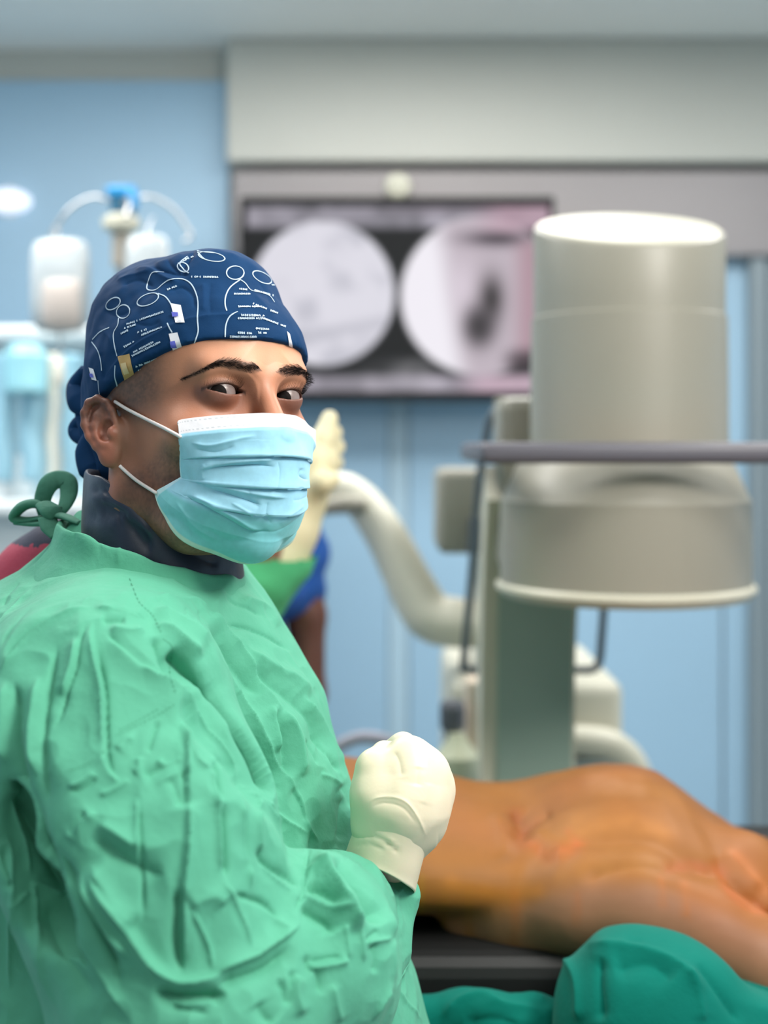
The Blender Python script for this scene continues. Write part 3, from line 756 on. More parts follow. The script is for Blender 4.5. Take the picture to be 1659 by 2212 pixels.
for s in (-1, 1):
    ro, di, ln = [], [], []
    for k in range(420):
        u = .007+.048*rng.random()**.9
        bz = .0358+.0045*math.sin(min(max((u-.010)/.040, 0), 1)*math.pi*.62)-.010*max(0, (u-.036)/.018)**1.4
        hw = .0046*min(1, (u-.005)/.008)*(1-.75*min(1, max(0, (u-.030)/.026)))
        v = float(np.clip(rng.normal(0, .6), -1.4, 1.3))*hw
        r = ray_head(s*u, bz+v)
        if r[0] is None: continue
        N_ = ML.to_3x3() @ Vector((s*1.0, -.35, .9-1.1*(v/hw*.5+.5)-.9*min(1, u/.05)*.6+(.6 if u < .014 else 0)))
        ro.append(r[0]+r[1]*-.0003); di.append(N_); ln.append(.0045+.003*rng.random())
    hairs('eyebrow', ro, di, ln, .00012, surgeon)
    e = EYE[0] if s < 0 else EYE[1]; ro, di, ln = [], [], []
    for k in range(60):
        u = -.0135+.028*k/60.
        zz = e[2]+.0008+.0040*(1-(u/.015)**2)+.06*u
        yy = e[1]-math.sqrt(max(.0141**2-u*u-(zz-e[2])**2, 1e-8))-.0008
        ro.append(L2W((e[0]+s*u, yy, zz))); di.append(ML.to_3x3() @ Vector((s*u*25, -1, .25))); ln.append(.006+.003*rng.random())
    hairs('eyelashes', ro, di, ln, .00014, surgeon, bend=(0, 0, .5))

# ------------------------------------------------------------------ cap
M_cap = mat('cap_cotton', (10, 52, 92), .8, noise=(25, .10), spec=.15, bump=[(1500, .25, .0004), (120, .15, .001)])
G = Field(axis([(-.10, .10, .0022)]), axis([(-.125, .135, .0022)]), axis([(-.10, .16, .0022)]))
G.ell((0, .002, .048), (.0830, .1015, .089), 0)
G.ell((0, -.043, .049), (.0620, .0600, .058), .02)
G.ell((-.012, .026, .094), (.058, .060, .052), .02)         # loose puffed crown
G.ell((.004, -.026, .112), (.050, .045, .034), .016)
G.ell((0, .055, .02), (.062, .055, .06), .02)
G.ell((0, .072, -.035), (.040, .034, .045), .03)
# cut by the hem surface
def hem(x, y, z):
    h = np.interp(y, [-.13, -.09, -.06, -.03, 0, .03, .05, .08, .12], [.061, .058, .050, .040, .030, .018, -.05, -.09, -.11]).astype(np.float32)
    h = h+.006*(x/.06)**2*(y < -.05)*0
    return (h-z)*.9
G.op(hem, (-.2, -.2, -.2), (.2, .2, .2), .0018, 'i')
Vl, Fl = G.mesh()
me = quick_mesh(Vl, Fl); me = subdiv(me, 1)
Vl = coords(me); Vw = xf(ML, Vl); px, py = pix(Vw)
set_coords(me, Vw); N_ = normals(me)
Zc = lambda pts: [(130+a/2.765, 500+b/2.765) for (a, b) in pts]
cs = [('r', 5, -3.2, Zc([(545, 215), (620, 235), (700, 250), (780, 260)])), ('r', 6, -3.0, Zc([(640, 150), (660, 200), (720, 250)])),
      ('r', 4, -3.5, Zc([(800, 80), (790, 130), (740, 200), (720, 260)])), ('r', 9, 3.0, Zc([(560, 200), (650, 170), (740, 120)])),
      ('r', 8, 2.5, Zc([(440, 240), (540, 230), (640, 280), (720, 300)])), ('s', 7, 2.2, Zc([(330, 300), (420, 270), (560, 240)])),
      ('r', 5, -2.2, Zc([(370, 330), (420, 300), (480, 290), (560, 330)])), ('r', 6, -2.0, Zc([(640, 360), (720, 330), (790, 380), (800, 470)])),
      ('r', 9, 1.8, Zc([(850, 300), (860, 400), (850, 480)])), ('r', 6, -1.5, Zc([(900, 300), (890, 400), (900, 500)])),
      ('r', 5, -1.4, Zc([(1180, 300), (1240, 380), (1260, 440)])), ('r', 7, 1.4, Zc([(1160, 380), (1220, 440), (1270, 500)])),
      ('s', 6, 1.6, Zc([(1340, 560), (1100, 500), (900, 500), (740, 530), (560, 610), (420, 700), (250, 880)])),
      ('r', 6, -1.6, Zc([(250, 460), (330, 500), (420, 470)])), ('r', 8, 1.6, Zc([(230, 560), (300, 640), (330, 740)])),
      ('r', 7, -1.6, Zc([(240, 720), (270, 800), (260, 900)])), ('r', 5, -1.2, Zc([(430, 540), (520, 560), (600, 530)])),
      ('r', 3, -1.2, Zc([(560, 840), (700, 770), (850, 700), (1000, 668), (1200, 668), (1340, 710)]))]
vis = np.clip(-(N_*(Vw-np.array((0, 0, CAMZ)))/np.linalg.norm(Vw-np.array((0, 0, CAMZ)), axis=1)[:, None]).sum(1)*2.5, 0, 1)
d = strokes(px, py, cs)*vis+vnoise(Vl, 55, 11)*.0011+vnoise(Vl, 120, 12)*.0005
d *= sm(-.09, -.03, Vl[:, 2]+Vl[:, 1]*0+.02)*.5+.5
Vw = Vw+N_*d[:, None]; set_coords(me, Vw)
me.calc_loop_triangles()
cap_o = obj_from('surgical_cap', me, M_cap, surgeon)
fa = np.array([p.vertices[:] for p in me.polygons])
cap_bvh = BVHTree.FromPolygons(Vw.tolist(), fa.tolist())
# knot and tails of the cap behind the ear
tube('cap_tie', [P(186, 800, 1.06), P(170, 835, 1.07), P(174, 870, 1.06), P(192, 890, 1.05)], [.006, .010, .011, .006], M_cap, cap_o, 12)
tube('cap_tie', [P(190, 900, 1.05), P(169, 918, 1.06), P(168, 935, 1.06), P(186, 948, 1.05), P(198, 940, 1.045)], [.005, .007, .008, .007, .005], M_cap, cap_o, 12)
tube('cap_tie', [P(205, 940, 1.04), P(196, 975, 1.04), P(205, 1010, 1.035), P(222, 1030, 1.03)], [.009, .013, .014, .008], M_cap, cap_o, 12, flat=.6)
tube('cap_tie', [P(188, 850, 1.055), P(178, 890, 1.06), P(188, 930, 1.05), P(200, 990, 1.04)], [.004, .007, .008, .006], M_cap, cap_o, 12, flat=.6)
# printed drawing on the cap: thin ribbons laid on the cloth
def on(bvh, px, py, off):
    o = Vector((0, 0, CAMZ)); d = (P(px, py, 1)-o).normalized()
    r = bvh.ray_cast(o, d)
    if r[0] is None: return None, None
    nn = r[1] if r[1].dot(d) < 0 else -r[1]
    return r[0]+nn*off, nn
def ribbons(name, lines, width, m, parent, bvh, off=.0004, step=3., sm_=True):
    V = []; Fc = []
    for pl in lines:
        pl = catmull(pl, 6) if (sm_ and len(pl) > 2) else np.array(pl, float)
        L = np.r_[0, np.cumsum(np.hypot(*(pl[1:]-pl[:-1]).T))]
        nn = max(2, int(L[-1]/step)+1); q = np.stack([np.interp(np.linspace(0, L[-1], nn), L, pl[:, k]) for k in (0, 1)], 1)
        pts = [on(bvh, a, b, off) for a, b in q]; prev = None
        for i in range(len(q)):
            p, n_ = pts[i]
            j = min(i+1, len(q)-1); k = max(i-1, 0)
            if p is None or pts[j][0] is None or pts[k][0] is None: prev = None; continue
            t_ = pts[j][0]-pts[k][0]
            if t_.length < 1e-7 or t_.length > .03: prev = None; continue
            sd = t_.normalized().cross(n_).normalized()*width/2
            b = len(V); V += [p-sd, p+n_*.00015, p+sd]
            if prev is not None: Fc += [(prev, prev+1, b+1, b), (prev+1, prev+2, b+2, b+1)]
            prev = b
    o = mobj(name, V, Fc, m, parent); return o
def patch(name, poly, m, parent, bvh, off=.0006, n=8):
    """polygon given as four corners, laid on the cloth"""
    a, b, c_, d_ = [np.array(q, float) for q in poly]; V = []; ok = True
    for i in range(n+1):
        for j in range(n+1):
            u, v = i/n, j/n; q = (a*(1-u)+b*u)*(1-v)+(d_*(1-u)+c_*u)*v
            p, _ = on(bvh, q[0], q[1], off); V.append(p if p is not None else (V[-1] if V else Vector()))
    Fc = [(i*(n+1)+j, (i+1)*(n+1)+j, (i+1)*(n+1)+j+1, i*(n+1)+j+1) for i in range(n) for j in range(n)]
    return mobj(name, V, Fc, m, parent)
def elli(c_, rx, ry, rot=0, a0=0, a1=360, n=14):
    r_ = math.radians(rot); return [(c_[0]+rx*math.cos(t)*math.cos(r_)-ry*math.sin(t)*math.sin(r_), c_[1]+rx*math.cos(t)*math.sin(r_)+ry*math.sin(t)*math.cos(r_)) for t in np.radians(np.linspace(a0, a1, n))]
M_ink = mat('white_print_ink', (176, 196, 214), .7); M_ink2 = mat('white_label_ink', (222, 224, 232), .7)
M_ink3 = mat('violet_print_ink', (84, 92, 190), .7); M_ink4 = mat('tan_print_ink', (186, 152, 98), .7)
loops = [elli((1045, 248), 52, 40), [(1075, 288), (1015, 335), (988, 390), (985, 440), (995, 475)], [(1070, 285), (1105, 310), (1140, 352), (1200, 365), (1250, 385), (1280, 425)],
         elli((905, 152), 80, 26, 10), [(822, 125), (860, 165), (910, 180)], [(800, 100), (830, 120), (920, 130)],
         elli((1205, 275), 62, 28, 28), [(1260, 320), (1290, 325), (1312, 370)],
         [(620, 245), (555, 245), (530, 290), (520, 345), (570, 350), (620, 310), (660, 288), (730, 285), (780, 312), (812, 370), (824, 430), (820, 520), (824, 600), (800, 668)],
         elli((525, 408), 68, 32, -22), [(585, 372), (625, 388), (650, 415), (668, 445)],
         [(640, 548), (655, 580), (670, 605)], elli((318, 432), 48, 30, -35), elli((378, 480), 42, 38, -50), [(350, 520), (345, 560), (320, 610), (325, 680), (342, 745)],
         [(330, 800), (328, 870), (342, 930)], [(1060, 480), (1015, 505), (990, 560), (985, 630)], [(195, 645), (240, 600), (295, 575)],
         [(190, 660), (225, 710), (243, 770), (250, 832)], [(228, 890), (232, 940), (236, 970)], [(760, 150), (715, 190), (740, 230), (770, 250)], elli((735, 215), 36, 26, 30)]
ribbons('printed_loops', [Zc(l) for l in loops], .00100, M_ink, cap_o, cap_bvh)
def scribble(a, b, h=9, gap=.12):
    """a row of small unreadable letters"""
    a = np.array(a, float); b = np.array(b, float); L = np.linalg.norm(b-a); d = (b-a)/L; nn = np.array((-d[1], d[0])); out = []; s = 0
    while s < L-6:
        w = rng.uniform(5, 9); k = rng.integers(0, 4); q = lambda u, v: tuple(a+d*(s+u*w)+nn*(v*h))
        if rng.random() > gap:
            out.append([[q(0, .5), q(.1, -.5), q(.9, -.3), q(.8, .4)], [q(0, -.4), q(.9, -.5), q(.2, .4), q(1, .5)], [q(0, .5), q(.5, -.5), q(1, .5)], [q(.9, -.5), q(0, -.2), q(.2, .5), q(1, .3)]][k])
        s += w+3.2
    return out
rows = [((385, 580), (460, 555)), ((400, 555), (620, 480)), ((365, 612), (410, 590)), ((468, 628), (610, 572)), ((465, 605), (520, 585)), ((382, 692), (450, 655)), ((430, 745), (610, 655)), ((440, 722), (560, 660)),
        ((452, 805), (636, 735)), ((455, 832), (540, 800)), ((785, 272), (945, 275)), ((1038, 375), (1135, 375)), ((1150, 350), (1275, 385)), ((1070, 345), (1125, 350)), ((1062, 450), (1210, 450)), ((1150, 432), (1300, 490)), ((1062, 520), (1200, 520)), ((1080, 500), (1220, 505)),
        ((1200, 515), (1350, 572)), ((1062, 605), (1145, 610)), ((1168, 580), (1245, 585)), ((1180, 605), (1235, 608)), ((1005, 628), (1170, 628)), ((640, 350), (700, 325)), ((705, 195), (760, 165)), ((740, 170), (800, 150))]
sc_ = []
for a, b in rows: sc_ += [Zc(l) for l in scribble(a, b)]
ribbons('printed_text', sc_, .00085, M_ink, cap_o, cap_bvh, off=.0005, step=1.6, sm_=False)['kind'] = 'stuff'
def zp_(l): return Zc(l)
for q in ([(660, 430), (722, 442), (745, 545), (690, 545)], [(650, 612), (702, 604), (730, 700), (676, 726)], [(174, 812), (202, 822), (222, 892), (192, 884)], [(1352, 598), (1368, 612), (1388, 690), (1366, 680)]):
    patch('printed_bottle', zp_(q), M_ink2, cap_o, cap_bvh)
for q in ([(668, 486), (706, 488), (708, 510), (674, 514)], [(658, 660), (688, 655), (696, 688), (664, 692)], [(182, 848), (200, 850), (208, 872), (188, 870)]):
    patch('printed_bottle_label', zp_(q), M_ink3, cap_o, cap_bvh, .0012)
patch('printed_tag', zp_([(346, 748), (416, 730), (442, 862), (384, 890)]), M_ink4, cap_o, cap_bvh)
patch('printed_tag_text', zp_([(366, 790), (398, 784), (412, 840), (384, 850)]), mat('pale_tan_ink', (206, 184, 140), .7), cap_o, cap_bvh, .0012)

# ------------------------------------------------------------------ face mask
M_mask = mat('mask_blue', (140, 200, 224), .7, attr=True, noise=(200, .05), bump=[(2600, .2, .0002)], sheen=.1)
M_mask.node_tree.nodes['Principled BSDF'].inputs['Subsurface Weight'].default_value = .15
M_mask.node_tree.nodes['Principled BSDF'].inputs['Subsurface Radius'].default_value = (.004, .005, .006)
nu, nv = 260, 240
v = np.linspace(0, 1, nv)[:, None]*np.ones((1, nu)); u = np.ones((nv, 1))*np.linspace(-1, 1, nu)[None, :]
rowv = [0, .12, .3, .5, .7, .85, 1]
zf = np.interp(v, rowv, [.001, -.012, -.031, -.052, -.074, -.091, -.104])
yf = np.interp(v, rowv, [-.1170, -.1240, -.1240, -.1190, -.1110, -.0960, -.0680])
edge = []
for (ex, ey) in ((388, 914), (391, 945), (394, 985), (396, 1028), (366, 1048), (347, 1060), (341, 1070)):
    p_, n_ = None, None
    o_ = Vector((0, 0, CAMZ)); dd_ = (P(ex, ey, 1)-o_).normalized(); r_ = head_bvh.ray_cast(o_, dd_)
    edge.append(W2L(r_[0]+r_[1].normalized()*(.0035 if r_[1].dot(dd_) < 0 else -.0035)))
w_ = np.interp(v, rowv, [abs(e_[0]) for e_ in edge]); ys = np.interp(v, rowv, [e_[1] for e_ in edge]); zs = np.interp(v, rowv, [e_[2] for e_ in edge])
pw = np.interp(v, rowv, [2.6, 2.2, 1.7, 1.3, 1.1, 1.0, .95])
ang = u*math.pi/2; ca_ = np.cos(ang)
cc = np.clip(ca_, 0, 1)**pw
mx = w_*np.sin(ang)*(1-.10*np.cos(ang)**2); my = ys+(yf-ys)*cc; mz = zs+(zf-zs)*np.clip(ca_, 0, 1)**.9
# pleats: three overlapping folds that close towards the sides
fadeu = np.clip(1-(np.abs(u)/.93)**4, 0, 1)
for (pv, hgt) in ((.30, .0030), (.52, .0034), (.70, .0026)):
    s_ = (v-pv)
    my -= fadeu*hgt*np.where(s_ < 0, np.exp(s_/.10), -.5*np.exp(-s_/.03))
mx += 0
Vm = np.stack([mx, my, mz], 2).reshape(-1, 3)
i = np.arange(nu-1)[None, :]+np.arange(nv-1)[:, None]*nu; i = i.ravel()
Fm = np.stack([i, i+nu, i+nu+1, i+1], 1)
Vw = xf(ML, Vm); me = quick_mesh(Vw, Fm); px, py = pix(Vw); N_ = normals(me)
cen = np.array(L2W((0, -.05, -.05)))
N_ *= np.sign(((Vw-cen)*N_).sum(1))[:, None]
Zm = lambda pts: [(130+a/2.765, 850+b/2.765) for (a, b) in pts]
ms = [('s', 7, 3.0, Zm([(1290, 395), (1150, 405), (1040, 415), (920, 435), (830, 455)][::-1])), ('r', 5, -2.4, Zm([(850, 452), (960, 432), (1060, 428), (1180, 425), (1290, 440)])),
      ('s', 7, 2.6, Zm([(800, 535), (950, 560), (1100, 590), (1230, 610), (1370, 625)])), ('r', 6, -2.6, Zm([(880, 565), (1000, 600), (1120, 640), (1210, 670)])),
      ('r', 7, 2.2, Zm([(760, 600), (900, 660), (1050, 740), (1140, 800), (1230, 825)])), ('r', 5, -1.6, Zm([(700, 590), (850, 660), (1000, 745), (1130, 815), (1300, 820)])),
      ('r', 4, 1.4, Zm([(1020, 650), (1090, 690), (1170, 740)])), ('r', 5, -1.2, Zm([(1130, 560), (1140, 650), (1200, 680)])),
      ('r', 4, -2.0, Zm([(1440, 440), (1430, 490), (1480, 520)])), ('r', 6, 1.2, Zm([(770, 290), (900, 310), (1080, 270), (1180, 250)])),
      ('r', 6, -1.2, Zm([(800, 330), (930, 350), (1050, 310)])), ('r', 4, -1.0, Zm([(1300, 400), (1310, 480), (1290, 600)])), ('r', 5, -1., Zm([(1380, 640), (1440, 630), (1500, 590)])),
      ('r', 5, 1., Zm([(1300, 780), (1380, 720), (1460, 660)])), ('r', 4, -.8, Zm([(1250, 830), (1350, 790), (1440, 720)])), ('r', 5, -1.4, Zm([(1240, 640), (1230, 720), (1260, 780)])),
      ('r', 4, .9, Zm([(860, 520), (850, 460), (870, 420)])), ('r', 12, -1.5, Zm([(860, 800), (980, 870), (1100, 920)])), ('r', 6, 1.0, Zm([(690, 640), (800, 780), (960, 890)]))]
d = strokes(px, py, ms)+vnoise(Vm, 60, 21)*.0009
Vw = Vw+N_*d[:, None]
mc = L2W((0, -.03, -.045))           # keep the mask outside the skin
push = np.zeros(len(Vw))
for k_ in range(len(Vw)):
    q_ = Vector(Vw[k_])-mc; l_ = q_.length; r_ = head_bvh.ray_cast(mc+q_*1.6, -q_/l_)
    if r_[0] is not None: push[k_] = max(0, (r_[0]-mc).length+.0014-l_)
pg = push.reshape(nv, nu)
for it in range(14):
    b_ = np.pad(pg, 1, mode='edge'); pg = np.maximum(pg, (b_[:-2, 1:-1]+b_[2:, 1:-1]+b_[1:-1, :-2]+b_[1:-1, 2:])/4)
dirs = Vw-np.array(mc); dirs /= np.linalg.norm(dirs, axis=1)[:, None]
Vw = Vw+dirs*pg.reshape(-1)[:, None]
vv = v.ravel(); uu = u.ravel()
colm = np.tile(np.array(lin((152, 206, 228))), (len(Vw), 1))
def tm(w, col_):
    global colm
    w = np.clip(w, 0, 1)[:, None]; colm = colm*(1-w)+np.array(lin(col_))*w
tm(sm(.70, .76, vv)*.75, (108, 190, 192))  # lower panel: shade and translucency painted as a teal tone
tm(1-sm(.095, .105, vv), (226, 226, 232)); 
tm((np.abs(vv-.018) < .003)*(np.sin(uu*150) > 0)*.5, (150, 160, 170)); tm((np.abs(vv-.082) < .003)*(np.sin(uu*150) > 0)*.5, (150, 160, 170))
tm(sm(.955, .965, np.abs(uu))*.55, (214, 232, 238)); tm(sm(.972, .98, vv)*.8, (200, 214, 200))
set_coords(me, Vw)
o = bpy.data.objects.new('t', me)
set_col(me, colm)
mask_o = obj_from('face_mask', me, M_mask, surgeon)
md = mask_o.modifiers.new('thick', 'SOLIDIFY'); md.thickness = .0012; md.offset = 0
mask_bvh = BVHTree.FromPolygons(Vw.tolist(), Fm.tolist())
M_loop = mat('white_elastic', (214, 208, 208), .7)
def on_head(px, py, off=.0022):
    p, n_ = on(head_bvh, px, py, off); return p
def strap(pts, m=M_loop, r=.0013):
    q = [on_head(*p) if len(p) == 2 else on_head(p[0], p[1], .005) for p in pts]; q = [p for p in q if p is not None]
    return tube('ear_loop', q, r, m, mask_o, 10, 5)
strap([(253, 866), (275, 880), (300, 894), (330, 910), (360, 926), (374, 933), (394, 942, 1)])
strap([(262, 1008), (280, 1026), (300, 1042), (322, 1055), (347, 1067, 1)])
# ------------------------------------------------------------------ the surgeon: gown
def cloth(name, col, scale=1., rough=.8, sheen=.04, spec=.25):
    return mat(name, col, rough, noise=(14, .05), sheen=sheen, spec=spec,
               bump=[(30*scale, .22, .006), (95*scale, .28, .002), (260, .25, .0010), (1900, .22, .0004)])
M_gown = cloth('green_gown_cotton', (84, 162, 134))
ZZ = [.30, .60, .95, 1.10, 1.18, 1.25, 1.309, 1.359, 1.416, 1.477, 1.50, 1.52, 1.54, 1.56, 1.58]
FX = [.10, .09, .06, .045, .028, .005, -.014, -.032, -.051, -.086, -.100, -.115, -.135, -.155, -.20]
BX = [-.44, -.42, -.40, -.41, -.42, -.42, -.42, -.42, -.41, -.37, -.335, -.295, -.272, -.255, -.24]
RY = [.165, .165, .165, .170, .185, .20, .20, .198, .19, .165, .14, .11, .08, .055, .02]
def column(x, y, z, grow=0., yc=1.03):
    f = np.interp(z, ZZ, FX)+grow; b = np.interp(z, ZZ, BX)-grow; ry = np.interp(z, ZZ, RY)+grow
    c = (f+b)/2; rx = (f-b)/2
    k = np.sqrt(((x-c)/rx)**2+((y-yc)/ry)**2)
    return ((k-1)*np.minimum(rx, ry)).astype(np.float32)
G = Field(axis([(-.52, -.33, .006), (-.33, .07, .0021), (.07, .16, .008)]), axis([(.60, .66, .01), (.66, 1.05, .0034), (1.05, 1.36, .010)]),
          axis([(.28, 1.06, .03), (1.06, 1.12, .008), (1.12, 1.60, .0021)]))
G.op(lambda x, y, z: column(x, y, z), (-.6, .5, .3), (.3, 1.5, 1.565), 0)
S_ = P(212, 1560, .85); M1 = P(300, 1800, .805); E_ = P(415, 2215, .775); W_ = P(818, 1905, .95)
F1 = P(640, 2060, .83)
G.chain([P(330, 1415, 1.0), P(235, 1480, .90), S_], [.050, .070, .084], .035)
G.chain([P(330, 1415, 1.05), Vector((-.22, 1.16, 1.43)), Vector((-.21, 1.19, 1.38)), Vector((-.20, 1.17, 1.24)), Vector((-.12, 1.15, 1.19)), Vector((-.05, 1.14, 1.20))], [.050, .070, .070, .06, .052, .04], .03)
G.chain([S_, M1, E_], [.084, .084, .080], .030)
G.chain([P(60, 1950, .88), P(140, 2180, .87), P(240, 2500, .88)], [.045, .055, .05], .03)
G.chain([E_, F1, P(720, 1985, .875), P(790, 1930, .93), P(850, 1932, .925), W_], [.080, .068, .043, .023, .016, .014], .014)
G.chain([P(560, 2210, .80), P(720, 2130, .86), P(815, 2040, .905), P(848, 1960, .93)], [.055, .044, .022, .013], .016)
G.chain([P(60, 1600, .785), P(95, 1780, .765), P(150, 1930, .747), P(215, 2050, .73)], [.006, .018, .020, .006], .022, 's')
G.chain([P(395, 1440, .80), P(470, 1540, .79), P(560, 1650, .79), P(625, 1750, .80)], [.006, .014, .018, .008], .02, 's')
Vl, Fl = G.mesh()
me = subdiv(quick_mesh(Vl, Fl), 1)
V0 = coords(me)
ed = np.empty(len(me.edges)*2, np.int32); me.edges.foreach_get('vertices', ed); ed = ed.reshape(-1, 2)
deg = np.bincount(ed.ravel(), minlength=len(V0))[:, None]
for it in range(10):
    ac = np.stack([np.bincount(ed[:, 0], V0[ed[:, 1], k], len(V0))+np.bincount(ed[:, 1], V0[ed[:, 0], k], len(V0)) for k in range(3)], 1)
    V0 = .4*V0+.6*ac/deg
set_coords(me, V0)
N_ = normals(me); px, py = pix(V0)
ray = V0-np.array((0, 0, CAMZ)); ray /= np.linalg.norm(ray, axis=1)[:, None]
vis = np.clip(-(N_*ray).sum(1)*3, 0, 1)
def T(x0, y0, k, pts): return [(x0+a/k, y0+b/k) for a, b in pts]
A = lambda *p: T(0, 1250, 3.687, p)        # crops used to read the folds
B = lambda *p: T(350, 1250, 3.687, p)
C = lambda *p: T(0, 1700, 3.318, p)
D = lambda *p: T(450, 1700, 3.318, p)
